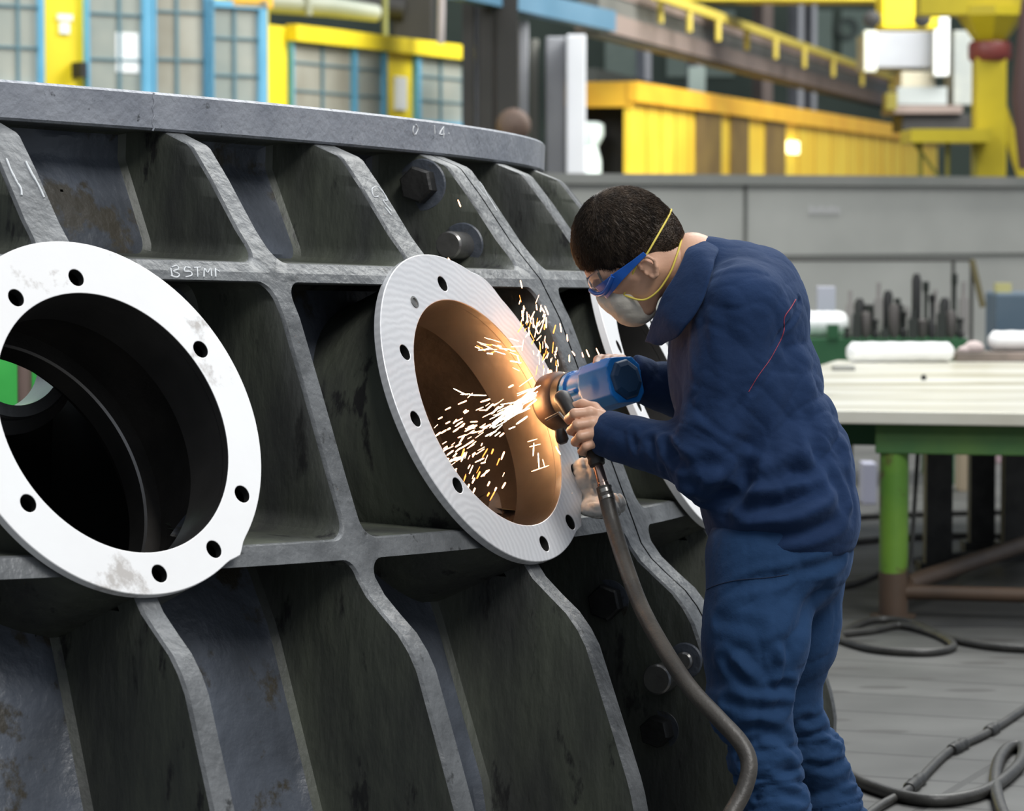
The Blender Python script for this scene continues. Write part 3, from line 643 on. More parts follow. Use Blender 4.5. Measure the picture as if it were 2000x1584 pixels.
mb = MB(); mb.tube([U(2008, -40, 27), U(2012, 60, 27), U(2004, 190, 27), U(2002, 330, 27)], [.03, .10, .12, .05], 20); tag(mb.build('brown_cable_bundle', mat('maroon', (.07, .035, .035), rough=.6), smooth=60), 'thick dark maroon bundle hanging at the far right edge', 'cable')

# ------------------------------------------------------------------ worktables at right
TOP = mat('table_top_steel', (.50, .47, .36), (.84, .83, .76), 1.3, .32, .1, aniso=(.35, 2.2, 1), c3=(.36, .34, .25), s3=3, t3=.58)
LEG = mat('green_leg_paint', (.10, .24, .03), (.20, .36, .04), 3, .45, c3=(.10, .06, .03), s3=5, t3=.50)
RUST = mat('rusty_brown', (.07, .045, .03), (.11, .07, .045), 4, .6)
APR = mat('apron_paint', (.05, .14, .04), (.12, .22, .04), 2.5, .5, c3=(.35, .22, .01), s3=1.6, t3=.60)
WT = thing('worktable', 'long green steel worktable with bright worn top right of the worker', 'table', U(1745, 1215, 12.3))
ft = floor_pt(1745, 1212); yF = ft.y
zt = U(1800, 800, 12.35).z
TB = Facade(1340, 12.50, 2200, 12.12)
mb = MB(); mb.box((0, -.10, zt-.05), (TB.L, 4.1, zt), (TB.d, -TB.n, Z(0, 0, 1)), TB.a); bevel(mb.build('tabletop', TOP, WT), .006)
ua = TB.at(1712)
mb = MB(); mb.box((ua, 0, zt-.165), (TB.L, .10, zt-.055), (TB.d, -TB.n, Z(0, 0, 1)), TB.a); bevel(mb.build('apron', APR, WT), .005)
mb = MB(); mb.box((.1, .5, zt-.17), (ua-.02, .62, zt-.055), (TB.d, -TB.n, Z(0, 0, 1)), TB.a); mb.build('side_beam', mat('deep_green', (.02, .10, .035), rough=.5), WT)
def leg_at(u, v, r=.05, m_=LEG, square=False):
    p = TB.a+TB.d*u-TB.n*v; mb = MB()
    if square: mb.box((p.x-r, p.y-r, 0), (p.x+r, p.y+r, zt-.06))
    else: mb.tube([Z(p.x, p.y, 0), Z(p.x, p.y, .25), Z(p.x, p.y, .5), Z(p.x, p.y, zt-.15)], r, 28)
    return mb.build('leg', m_, WT, 40)
l0 = leg_at(TB.at(1746), .06, .054)
mb = MB(); p0 = TB.a+TB.d*TB.at(1746)-TB.n*.06; mb.tube([Z(p0.x, p0.y, 0.0), Z(p0.x, p0.y, .17)], .0555, 28); mb.tube([Z(p0.x, p0.y, 0.0), Z(p0.x, p0.y, .012)], .085, 28); s_ = mb.build('rusty_foot', RUST, WT, 40)
for (x, dv, r) in ((1836, 1.6, .055), (1921, 2.5, .055), (1990, 2.2, .06)):
    p = U(x, 418, 12.3+dv); mb = MB(); mb.box((p.x-r, p.y-r, 0), (p.x+r, p.y+r, zt-.055)); mb.box((p.x-r*1.5, p.y-r*1.5, 0), (p.x+r*1.5, p.y+r*1.5, .05)); mb.build('leg', DARKM, WT)
P0 = TB.a+TB.d*TB.at(1770)-TB.n*.06; P1 = TB.a+TB.d*TB.at(2180)-TB.n*.06
mb = MB(); zr = U(1850, 1165, 12.3).z; mb.tube([Z(P0.x, P0.y, zr), Z(P1.x, P1.y, zr)], .028, 16); mb.build('stretcher', RUST, WT, 50)
q = U(2010, 1060, 14.2); mb = MB(); mb.tube([Z(P0.x, P0.y, U(1780, 1150, 12.3).z), q], .034, 16); mb.build('brace', RUST, WT, 50)
mb = MB(); mb.tube([U(1794, 860, 12.6), U(1778, 1120, 12.4)], .008, 8); mb.build('rod', DARKM, WT)
for u_, v_ in ((.12, .1), (.12, 3.5)):
    P = TB.a+TB.d*u_-TB.n*v_; mb = MB(); mb.box((P.x-.04, P.y-.04, 0), (P.x+.04, P.y+.04, zt-.055)); mb.build('leg', DARKM, WT)
# things on the table
def soft(name, P, Q, r, m_, label, cat, flat=.8, n=20):
    P = Vector(P); Q = Vector(Q); L = (Q-P).length; d = (Q-P).normalized(); pts = []; rr = []
    for k in range(n+1):
        f = k/n; e = min(f, 1-f)*L/r; rr.append(r*(1-max(0, 1-e*1.6)**3*.55)*(1+.03*math.sin(k*1.7))); pts.append(P+d*L*f)
    mb = MB(); mb.tube(pts, rr, 28); mb.V = [(v[0], v[1], P.z+(v[2]-P.z)*flat) for v in mb.V]; o = mb.build(name, m_, smooth=60); return tag(o, label, cat)
WH = mat('white_wrap', (.93, .93, .93), rough=.4)
def onto(px, py, z=None):
    return floor_pt(px, py, zt if z is None else z)
def roll(px0, px1, py, r, label):
    a, b = onto(px0, py), onto(px1, py); a = a.copy(); b = b.copy(); b.y = a.y; a.z = b.z = zt+r*.8+.001; a.x += r*.5; return soft('wrapped_roll', a, b, r, WH, label, 'roll')
roll(1641, 1862, 708, .062, 'long white wrapped roll lying on the table top')
pl0 = onto(1866, 706); pl1 = onto(2080, 706)
mb = MB(); mb.box((pl0.x, pl0.y-.05, zt+.001), (pl1.x, pl0.y+.25, zt+.045)); tag(bevel(mb.build('steel_plate', mat('plate_dark', (.10, .085, .07), (.28, .22, .19), 4, .5)), .004), 'dark flat steel plate beside the long white roll', 'plate')
a = Z(onto(1925, 706).x+.03, pl0.y+.12, zt+.045+.052); b = Z(a.x+.5, a.y, a.z); soft('wrapped_roll', a, b, .062, WH, 'short white wrapped roll lying on the dark plate at right edge', 'roll')
mb = MB(); c = Z(onto(1905, 706).x, pl0.y+.06, zt+.045); 
V, F = nets(lambda P: np.minimum(s_ell(P, (c.x, c.y, c.z+.02), (.05, .04, .035)), s_ell(P, (c.x-.04, c.y, c.z+.01), (.04, .035, .02))), (c.x-.1, c.y-.06, c.z-.0), (c.x+.08, c.y+.06, c.z+.07), .006)
tag(mesh('crumpled_rag', V, F, mat('pink_rag', (.6, .5, .48), rough=.9), smooth=180), 'small pinkish rag on the dark plate left of the short roll', 'rag')
c = onto(1804, 742); mb = MB(); mb.lathe(Z(c.x, c.y, zt), Z(0, 0, 1), [(.012, 0), (.012, .014), (.008, .022), (.002, .024)], 16); tag(mb.build('bolt', DARKM, smooth=40), 'single small dark bolt standing on the bright table top', 'bolt')
mb = MB(); a, b = onto(1628, 724), onto(1645, 716); mb.box((a.x, a.y, zt), (b.x+.02, a.y+.10, zt+.02)); tag(bevel(mb.build('metal_block', mat('grey_block', (.3, .3, .28)))), 'flat grey block near the left end of the table top', 'block')
# green bench behind with small castings
GB = thing('green_bench', 'dark green bench behind the worktable loaded with small castings', 'bench', U(1700, 700, 18.5))
zg = U(1700, 662, 18.5).z
a, b = U(1540, 700, 18.5), U(1890, 700, 18.5)
mb = MB(); mb.box((a.x, a.y, zg-.22), (b.x, a.y+1.0, zg)); mb.build('bench_top', mat('bench_green', (.012, .09, .03), (.03, .13, .05), 3, .5), GB)
for x in (a.x+.1, b.x-.1):
    for y in (.1, .9): mb = MB(); mb.box((x-.04, a.y+y-.04, 0), (x+.04, a.y+y+.04, zg-.22)); mb.build('leg', mat('bench_green', (.012, .09, .03)), GB)
mb = MB(); p = U(1627, 660, 18.5); mb.box((p.x-.03, p.y-.02, zg), (p.x+.03, p.y+.06, zg+.08)); mb.build('bracket', mat('bench_green', (.012, .09, .03)), GB)
bb_ = U(1570, 655, 18.45)
a2 = Z(U(1560, 650, 18.7).x, bb_.y+.30, zg+.075); soft('white_sack', a2, Z(a2.x+.28, a2.y, a2.z), .085, WH, 'white sack on the left end of the green bench', 'sack', .85)
pal = [(.02, .02, .02), (.05, .045, .04), (.09, .08, .075), (.28, .26, .25), (.33, .29, .28), (.03, .035, .03), (.42, .38, .36), (.04, .04, .045)]
xs = 1650; k = 0; rows = [('front row', 0.05, zg), ('middle row', .35, zg)]
desc = {0: 'black', 1: 'dark brown', 2: 'dark grey', 3: 'mid grey', 4: 'pinkish grey', 5: 'greenish black', 6: 'pale pinkish', 7: 'blue-black'}
pos = ['leftmost', 'second', 'third', 'fourth', 'fifth', 'sixth', 'seventh', 'eighth', 'ninth', 'tenth', 'eleventh', 'twelfth', 'rightmost']
for row, (rn, dy, zb_) in enumerate(rows):
    for j in range(13):
        x = 1655+j*18.5+row*6; p = U(x, 640, 18.5+dy); kk = (j*5+row*3+j//3) % 8; hw = .021+.003*((j*7+row) % 3); hh = (.06 if row == 0 else .17)+.045*((j*3+row*2) % 4)+(.05 if j > 6 else 0)
        ax = Z(0, 0, 1); y0 = bb_.y+dy+.08; zc_ = zg+.001
        mb = MB(); ty = (j+row) % 3
        if ty == 0: mb.lathe(Z(p.x, y0, zc_), ax, [(hw, 0), (hw, hh*.3), (hw*.6, hh*.36), (hw*.6, hh*.8), (hw*.9, hh*.85), (hw*.9, hh)], 16)
        elif ty == 1: mb.box((p.x-hw, y0-hw, zc_), (p.x+hw, y0+hw, zc_+hh*.7)); mb.box((p.x-hw*.5, y0-hw*.5, zc_+hh*.7), (p.x+hw*.5, y0+hw*.5, zc_+hh))
        else: mb.lathe(Z(p.x, y0, zc_), ax, [(hw*.7, 0), (hw, hh*.2), (hw, hh*.9), (hw*.6, hh)], 16)
        o = mb.build('small_casting', mat('small_%d' % kk, pal[kk], rough=.5), smooth=40)
        tag(o, '%s small machined casting on the green bench, %s in the %s' % (desc[kk], pos[j], rn), 'casting', 'small castings on the green bench')
a, b = U(1597, 560, 19.2), U(1632, 612, 19.2); mb = MB(); mb.box((a.x, a.y, zg+.001), (b.x, a.y+.1, a.z)); tag(bevel(mb.build('white_carton', mat('pale_lilac', (.50, .50, .58), rough=.6))), 'pale lilac upright carton standing on the back of the green bench', 'carton')
a, b = U(1672, 595, 19.3), U(1765, 640, 19.3); mb = MB(); mb.box((a.x, a.y, zg+.001), (b.x, a.y+.12, a.z)); tag(bevel(mb.build('black_crate', mat('crate_black', (.01, .01, .01)))), 'low black crate at the back of the green bench', 'crate')
# wire frame stand, blue box
K = thing('frame_stand', 'thin dark rectangular frame stand before the grey partition wall', 'stand', U(1715, 600, 21))
tp = U(1530, 507, 21), U(1898, 507, 21)
DT = mat('thin_dark', (.05, .05, .045), rough=.6)
mb = MB(); mb.tube([tp[0], tp[1]], .012, 8); mb.build('top_bar', DT, K)
for p in (tp[0], tp[1], U(1862, 507, 21)): mb = MB(); mb.tube([p, Z(p.x, p.y, 0)], .012, 8); mb.build('upright', DT, K)
q = U(1898, 507, 21); q2 = U(1920, 600, 21); mb = MB(); mb.tube([q, Z(q2.x, q2.y, q2.z)], .02, 8); mb.build('slanted_bar', mat('olive_bar', (.13, .11, .05)), K)
a, b = U(1946, 572, 21.5), U(2060, 650, 21.5); mb = MB(); mb.box((a.x, a.y, 0), (b.x, a.y+.5, a.z)); o = bevel(mb.build('blue_grey_bin', mat('slate_blue', (.06, .10, .14), (.09, .13, .17), 2, .6)), .02); tag(o, 'slate blue bin at the right edge behind the short roll', 'bin')
mb = MB(); a = U(1965, 560, 21.5); mb.box((a.x-.05, a.y+.1, a.z-.06), (a.x+.05, a.y+.2, a.z+.02)); a_z = U(1946, 572, 21.5).z
mb.V = [(v[0], v[1], max(v[2], a_z)) for v in mb.V]; tag(mb.build('yellow_pad', mat('pale_yellow', (.45, .42, .18))), 'small pale yellow pad lying on the slate blue bin', 'pad')
# boxes below the table
for k, (x0, x1, y0, y1, d, c, lb) in enumerate(((1686, 1712, 905, 985, 14.6, (.45, .45, .55), 'pale lilac carton standing under the table, left of the green leg'), (1950, 1972, 870, 905, 16.5, (.42, .3, .33), 'pinkish box far under the table between two dark posts'), (1875, 1890, 880, 960, 16.2, (.40, .32, .22), 'tan box far under the table between the dark posts'))):
    f_ = floor_pt((x0+x1)/2, y1); a, b = floor_pt(x0, y1), floor_pt(x1, y1); hgt = (y1-y0)/FPX*f_.y; mb = MB(); mb.box((a.x, a.y, 0), (b.x, a.y+.2, hgt)); tag(bevel(mb.build('carton', mat('carton%d' % k, c, rough=.7)), .005), lb, 'carton')

# ------------------------------------------------------------------ hoses and cables on the floor
RUB = mat('black_rubber', (.028, .027, .025), (.05, .048, .043), 14, .42, 0, .15, 80)
def hose(name, pts, r, label, cat='hose', m_=None, z=None):
    P = [floor_pt(x, y, r if z is None else z) for x, y in pts]; mb = MB(); mb.tube(spline(P, 10), r, 14); return tag(mb.build(name, m_ or RUB, smooth=60), label, cat)
hose('floor_hose', [(1560, 1440), (1655, 1512), (1720, 1543), (1800, 1562), (1870, 1560), (1935, 1540), (1985, 1500), (1999, 1470), (1992, 1458), (1968, 1462), (1950, 1488), (1944, 1530), (1955, 1580), (1985, 1640)], .017, 'thick black hose curling over the paving right of the worker')
hose('taped_cable', [(1640, 1640), (1710, 1580), (1780, 1538), (1850, 1470), (1930, 1430), (2010, 1378)], .012, 'black taped cable running diagonally over the floor at right', 'cable')
cb = [o for o in bpy.data.objects if o.name.startswith('taped_cable')][0]
for (x, y, x2, y2) in ((1775, 1541, 1800, 1520), (1858, 1466, 1885, 1452), (1930, 1430, 1945, 1421)):
    P = [floor_pt(x, y, .012), floor_pt(x2, y2, .012)]; mb = MB(); mb.tube(spline([P[0], (P[0]+P[1])/2, P[1]], 4), [.016, .019, .017, .02, .018, .016, .019, .018, .015], 12); mb.build('tape_wrap', DARKM, cb, 60)
hose('coiled_cable', [(1630, 1240), (1700, 1232), (1760, 1222), (1830, 1240), (1862, 1262), (1820, 1274), (1740, 1272), (1680, 1262), (1640, 1242), (1700, 1212), (1780, 1216), (1850, 1245), (1930, 1262), (2010, 1268)], .014, 'black cable coiled on the floor around the green table leg', 'cable')
hose('far_cable', [(1640, 1145), (1680, 1135), (1760, 1100), (1850, 1085), (2010, 1075)], .012, 'black cable lying on the floor under the worktable', 'cable')
hose('far_cable', [(1650, 1060), (1760, 1050), (1880, 1046), (2010, 1050)], .014, 'furthest black cable on the floor behind the green leg', 'cable')
hose('far_cable', [(1640, 1012), (1780, 1004), (2010, 998)], .016, 'thick dark cable far under the worktable', 'cable')
mb = MB(); a = floor_pt(1800, 1225); b = floor_pt(2080, 1245); c = floor_pt(1800, 1165); mb.box((a.x, a.y, -.003), (b.x, c.y, .003)); tag(mb.build('rubber_mat', mat('mat_black', (.03, .03, .03), (.05, .05, .048), 3, .7)), 'black mat on the floor under the worktable', 'mat')

# ------------------------------------------------------------------ the worker
SKIN = mat('skin', (.60, .34, .22), (.68, .40, .27), 6, .45, 0, .06, 120, (.52, .25, .17), 9, .62)
def fabric(name, c1, c2):
    m = mat(name, c1, c2, 5, .85, 0, 0, 1, blend=(.3, .7)); N = m.node_tree.nodes; L = m.node_tree.links; b = N['Principled BSDF']
    b.inputs['Sheen Weight'].default_value = .15; b.inputs['Sheen Roughness'].default_value = .5; b.inputs['Sheen Tint'].default_value = (.3, .45, .8, 1); b.inputs['Specular IOR Level'].default_value = .2
    tc = N.new('ShaderNodeTexCoord'); n1 = N.new('ShaderNodeTexNoise'); n1.inputs['Scale'].default_value = 22; n1.inputs['Detail'].default_value = 4; L.new(tc.outputs['Object'], n1.inputs[0])
    n2 = N.new('ShaderNodeTexNoise'); n2.inputs['Scale'].default_value = 500; L.new(tc.outputs['Object'], n2.inputs[0])
    b1 = N.new('ShaderNodeBump'); b1.inputs['Strength'].default_value = .35; b1.inputs['Distance'].default_value = .012; L.new(n1.outputs[0], b1.inputs['Height'])
    b2 = N.new('ShaderNodeBump'); b2.inputs['Strength'].default_value = .3; b2.inputs['Distance'].default_value = .001; L.new(n2.outputs[0], b2.inputs['Height']); L.new(b1.outputs[0], b2.inputs['Normal']); L.new(b2.outputs[0], b.inputs['Normal']); return m
NAVY = fabric('navy_cotton', (.007, .021, .062), (.012, .032, .090))
NAVYT = fabric('navy_trouser_cotton', (.010, .034, .088), (.016, .050, .125))
def v3(p): return np.array(tuple(p), np.float32)
HC = U(1215, 474, 6.82)
hf = Vector((-.68, .06, -.73)).normalized(); hl = Vector((0, -1, -.06)); hl = (hl-hf*hl.dot(hf)).normalized(); hu = hf.cross(hl)
HM = np.array([list(hf), list(hl), list(hu)]).T  # local -> world columns
def HW(x, y, z): return HC+hf*x+hl*y+hu*z
C7 = U(1352, 512, 6.82)
def loc(P): return (P-v3(HC))@HM.astype(np.float32)
def head_sdf(P):
    q = loc(P); qa = q.copy(); qa[..., 1] = np.abs(qa[..., 1])
    d = s_ell(q, (-.005, 0, .0), (.100, .078, .096))
    d = smin(d, s_ell(q, (.030, 0, -.050), (.066, .062, .078)), .03)
    d = smin(d, s_cap(qa, (-.005, .056, -.078), (.062, .020, -.122), .018, .020), .03)
    d = smin(d, s_ell(q, (.070, 0, -.120), (.024, .024, .020)), .02)
    d = smin(d, s_cap(qa, (.082, .010, -.002), (.066, .045, -.008), .014, .012), .02)
    d = smin(d, s_cap(qa, (.062, .040, -.050), (.035, .060, -.050), .016, .012), .02)
    d = smin(d, s_cap(q, (.094, 0, -.018), (.113, 0, -.054), .008, .012), .012)
    d = smin(d, s_cap(qa, (.100, .010, -.058), (.098, .014, -.060), .008, .007), .008)
    d = smin(d, s_cap(qa, (.092, 0, -.084), (.086, .018, -.086), .007, .005), .006)
    d = smin(d, s_cap(qa, (.090, 0, -.094), (.084, .016, -.094), .008, .005), .006)
    d = smax(d, -s_ell(qa, (.092, .032, -.026), (.016, .017, .013)), .012)
    d = np.minimum(d, s_ell(qa, (.076, .032, -.027), (.013, .013, .013)))
    # ear: rim, bowl, lobe
    e = s_ell(qa, (-.004, .0765, -.068), (.014, .006, .023)); rim = [(.010, .078, -.060), (.006, .084, -.048), (-.006, .088, -.043), (-.019, .090, -.050), (-.022, .089, -.064), (-.015, .086, -.079), (-.004, .082, -.090), (.003, .080, -.090), (.006, .078, -.084)]
    for k in range(len(rim)-1):
        r0 = .0036 if k < 5 else .0046; e = smin(e, s_cap(qa, rim[k], rim[k+1], r0, r0), .0025)
    e = smin(e, s_cap(qa, (.009, .081, -.071), (.010, .080, -.076), .0035, .003), .003); e = smin(e, s_cap(qa, (-.009, .083, -.058), (-.013, .084, -.074), .0022, .002), .003)
    d = smin(d, e, .004)
    n = s_cap(P, v3(HW(-.035, 0, -.065)), v3(C7+Z(.03, 0, -.045)), .056, .062)
    return smin(d, n, .03)
SHL, SHR = U(1447, 592, 6.66), U(1415, 575, 7.02)
ELL, ELR = U(1388, 900, 6.70), U(1405, 790, 7.10)
WRL, WRR = U(1190, 848, 6.86), U(1228, 735, 7.04)
HPL, HPR = U(1498, 1060, 6.68), U(1540, 1060, 6.88)
KNL, KNR = U(1452, 1385, 6.66), U(1533, 1375, 6.92)
ANL, ANR = U(1532, 1800, 6.64), U(1668, 1765, 6.96)
# left hand fingers (grip the dark throttle handle), knuckle - joint - joint - tip
FLs = []
for a, b, c, e in (((1153, 806, 6.838), (1122, 808, 6.83), (1111, 818, 6.862), (1120, 824, 6.895)), ((1156, 826, 6.832), (1127, 830, 6.822), (1116, 841, 6.856), (1125, 846, 6.89)),
                   ((1160, 846, 6.830), (1134, 852, 6.822), (1124, 863, 6.855), (1133, 867, 6.885)), ((1166, 864, 6.832), (1144, 872, 6.828), (1136, 882, 6.856), (1144, 885, 6.88))):
    FLs.append([U(*a), U(*b), U(*c), U(*e)])
def handL(P):
    d = s_ell(P, v3(U(1171, 838, 6.845)), (.030, .016, .040), None)
    for k, f in enumerate(FLs):
        r = (.0105, .0108, .0105, .0092)[k]; pk = (f[0]+WRL)/2+Z(0, 0, (1.5-k)*.010)
        g = s_cap(P, v3(pk), v3(f[0]), .013, r+.0015); g = smin(g, s_cap(P, v3(f[0]), v3(f[1]), r+.001, r), .006); g = smin(g, s_cap(P, v3(f[1]), v3(f[2]), r, r-.001), .003); g = smin(g, s_cap(P, v3(f[2]), v3(f[3]), r-.001, r-.002), .003)
        d = smin(d, g, .0045)
    t = [U(1182, 822, 6.862), U(1160, 797, 6.885), U(1138, 790, 6.90), U(1118, 794, 6.91)]
    for k in range(3): d = smin(d, s_cap(P, v3(t[k]), v3(t[k+1]), (.017, .012, .011)[k], (.012, .011, .009)[k]), .006)
    d = smin(d, s_cap(P, v3(U(1178, 842, 6.85)), v3(U(1262, 868, 6.80)), .026, .033), .02)
    return d
RF_ = []
for k, x in enumerate((1172, 1187, 1201, 1214)):
    RF_.append([U(x+10, 716-k*1, 7.055), U(x+2, 701, 7.045), U(x-4, 703, 7.01), U(x-8, 712, 6.985)])
def handR(P):
    d = s_ell(P, v3(U(1204, 728, 7.075)), (.036, .018, .034))
    for k, f in enumerate(RF_):
        r = (.010, .0105, .010, .009)[k]; g = s_cap(P, v3(f[0]), v3(f[1]), r+.001, r)
        g = smin(g, s_cap(P, v3(f[1]), v3(f[2]), r, r-.0005), .003); g = smin(g, s_cap(P, v3(f[2]), v3(f[3]), r-.0005, r-.002), .003); d = smin(d, g, .005)
    t = [U(1225, 750, 7.08), U(1195, 765, 7.075), U(1170, 766, 7.05), U(1152, 764, 7.03)]
    for k in range(3): d = smin(d, s_cap(P, v3(t[k]), v3(t[k+1]), (.016, .012, .011)[k], (.012, .011, .009)[k]), .006)
    return smin(d, s_cap(P, v3(U(1215, 728, 7.075)), v3(U(1300, 745, 7.09)), .026, .034), .02)
def body_sdf(P):
    f = lambda x, y, d: v3(U(x, y, d))
    d = s_ell(P, f(1450, 600, 6.84), (.11, .17, .11)); d = smin(d, s_ell(P, f(1450, 700, 6.84), (.12, .165, .15)), .06)
    d = smin(d, s_ell(P, f(1478, 850, 6.81), (.12, .15, .16)), .06); d = smin(d, s_ell(P, f(1518, 1020, 6.78), (.105, .14, .14)), .06)
    d = smin(d, s_cap(P, v3(C7), f(1430, 590, 6.84), .062, .10), .04)
    for S, E, W in ((SHL, ELL, WRL), (SHR, ELR, WRR)):
        d = smin(d, s_cap(P, v3(S), v3(E), .056, .044), .03); d = smin(d, s_cap(P, v3(E), v3(W), .042, .030), .01)
    for Hh, K, A, ft in ((HPL, KNL, ANL, -1), (HPR, KNR, ANR, 1)):
        d = smin(d, s_cap(P, v3(Hh), v3(K), .078, .050), .03); d = smin(d, s_cap(P, v3(K+Z(.02, 0, 0)), v3(A), .040, .026), .01)
        d = smin(d, s_cap(P, v3(A), v3(Vector((A.x-.13, A.y, .045))), .038, .03), .02)
    return d
def bounds(pts, pad): a = np.array([tuple(p) for p in pts]); return a.min(0)-pad, a.max(0)+pad
PER = thing('person', 'man in navy blue work jacket and trousers, goggles and dust mask, bending over a grinder', 'person', Z(U(1540, 1060, 6.78).x, 6.78, 0))
parts = []
lo, hi = bounds([HC, C7+Z(.03, 0, -.08)], .13); parts.append(nets(head_sdf, lo, hi, .0032))
lo, hi = bounds([p for f in FLs for p in f]+[U(1262, 868, 6.80), U(1118, 790, 6.91)], .035); parts.append(nets(handL, lo, hi, .0021))
lo, hi = bounds([p for f in RF_ for p in f]+[U(1300, 745, 7.09), U(1152, 764, 7.03)], .035); parts.append(nets(handR, lo, hi, .0024))
lo, hi = bounds([SHL, SHR, ELL, ELR, WRL, WRR, C7, ANL, ANR, Z(ANL.x-.13, 6.6, 0.0)], .16); lo[2] = .0; parts.append(nets(body_sdf, lo, hi, .012))
V = np.concatenate([p[0] for p in parts]); F = []; b0 = 0; mi = []
for v_, f_ in parts: F.append(f_+b0); b0 += len(v_)
F = np.concatenate(F)
q = (V-np.array(HC))@HM; 
eye = np.minimum(np.linalg.norm(q-np.array([.076, .032, -.027]), axis=1), np.linalg.norm(q-np.array([.076, -.032, -.027]), axis=1))
iris = np.minimum(np.linalg.norm(q-np.array([.089, .032, -.029]), axis=1), np.linalg.norm(q-np.array([.089, -.032, -.029]), axis=1))
mi = np.where(iris[F].mean(1) < .0045, 2, np.where(eye[F].mean(1) < .0136, 1, 0))
mesh('body', V, F, None, PER, 180, [SKIN, mat('eye_white', (.8, .78, .75), rough=.2), mat('iris_brown', (.06, .03, .015), rough=.15)], mi)
# hair
def hair_sdf(P):
    q = loc(P); d = s_ell(q, (-.008, 0, .006), (.1075, .085, .1035))
    d = smin(d, s_ell(q, (-.062, 0, -.050), (.046, .062, .055)), .03)
    x, y, z = q[..., 0], np.abs(q[..., 1]), q[..., 2]
    # face opening, ear notch, nape
    line = np.where(x > .015, .012+(x-.015)*.30, .012-(.015-x)*3.0)      # hairline height as a function of x
    side = -.030
    cut = np.where(x > .060, (-.020+(x-.060)*1.25)-z, np.where(x > .030, -.030-z+(x-.030)*.33, np.where(x > .016, -.048-z+(x-.016)*1.3, np.where(x > -.018, -.046-z, np.where(x > -.034, -.046-z+(x+.018)*2.8, -.091-z)))))
    d = smax(d, cut, .008)
    sb = smax(s_ell(q*np.array([1, np.sign(1), 1], np.float32), (.030, 0, -.025), (.014, .080, .030)), -y+.05, .01)
    return smin(d, sb, .006)
lo, hi = bounds([HC], .135); V, F = nets(hair_sdf, lo, hi, .003); nv = vnormals(V, F); q = (V-np.array(HC))@HM
dis = np.array([noise.noise(Vector((a*45, b_*45, c*20)))*.0012+noise.noise(Vector((a*160, b_*160, c*60)))*.0005 for a, b_, c in q])
V = V+nv*dis[:, None]
HAIR = mat('dark_brown_hair', (.030, .020, .013), (.070, .047, .030), 60, .5, 0, .4, 200, aniso=(1, 1, .5), spec=.4)
hr = mesh('hair', V, F, HAIR, PER, 180)
# short hair tufts that break up the outline
crown = HW(-.03, .02, .10); tv = []; tf = []
fv = V[F].mean(1); fn = nv[F].mean(1)
sel = rng.permutation(len(F))[:16000]
for i in sel:
    p = fv[i]; n_ = fn[i]; qq = (p-np.array(HC))@HM
    if qq[2] < -.045 and qq[0] > -.045: continue
    away = p-np.array(crown); away -= n_*away.dot(n_); L = np.linalg.norm(away)+1e-6; away /= L
    p = p+rng.normal(0, .0012, 3)*(1-np.abs(n_))
    ln = .010+.006*rng.random() if qq[2] > -.02 else .004; dr = away*.97+n_*.10+rng.normal(0, .07, 3); dr /= np.linalg.norm(dr); sd = np.cross(dr, n_); sd /= np.linalg.norm(sd)+1e-9; w_ = .0006
    b0 = len(tv); tv += [p-sd*w_+n_*.0002, p+sd*w_+n_*.0002, p+n_*.0012, p+dr*ln]; tf += [(b0, b0+1, b0+3), (b0+1, b0+2, b0+3), (b0+2, b0, b0+3)]
tag(mesh('hair_strands', np.array(tv), tf, HAIR, hr, 180), kind='stuff')
# jacket
def creases(V, nv, L, base_amp=1.0):
    """press thin valleys and raise ridges along real fold lines: (points, width, depth)"""
    D = np.zeros(len(V))
    for pts, wd, amp in L:
        best = np.full(len(V), 9.0)
        for a, b_ in zip(pts[:-1], pts[1:]):
            d, _ = seg_d(V, tuple(a), tuple(b_)); best = np.minimum(best, d)
        D += amp*(np.exp(-(best/wd)**2)-.55*np.exp(-((best-wd*1.9)/(wd*.9))**2))
    return D
def folds(V, ax, amp, sc, seed):
    out = np.empty(len(V)); a = Vector(ax[0]).normalized(); b_ = Vector(ax[1]).normalized(); c = a.cross(b_)
    for i, v in enumerate(V):
        p = Vector(v); q_ = Vector((p.dot(a)*sc[0]+seed, p.dot(b_)*sc[1], p.dot(c)*sc[2])); w_ = noise.noise(q_*.6+Vector((4, 4, 4)))*.8
        q_.z += w_; n_ = abs(noise.noise(q_)); n2 = abs(noise.noise(q_*2.1+Vector((9, 3, 1)))); k_ = .5+.5*noise.noise(p*4+Vector((seed, 0, 0)))*2
        out[i] = amp*max(0, min(1.4, k_+.25))*(min(1, math.sqrt(n_*3.2))+.35*min(1, math.sqrt(n2*3)))
    return out-out.mean()
fpt = lambda x, y, d: v3(U(x, y, d))
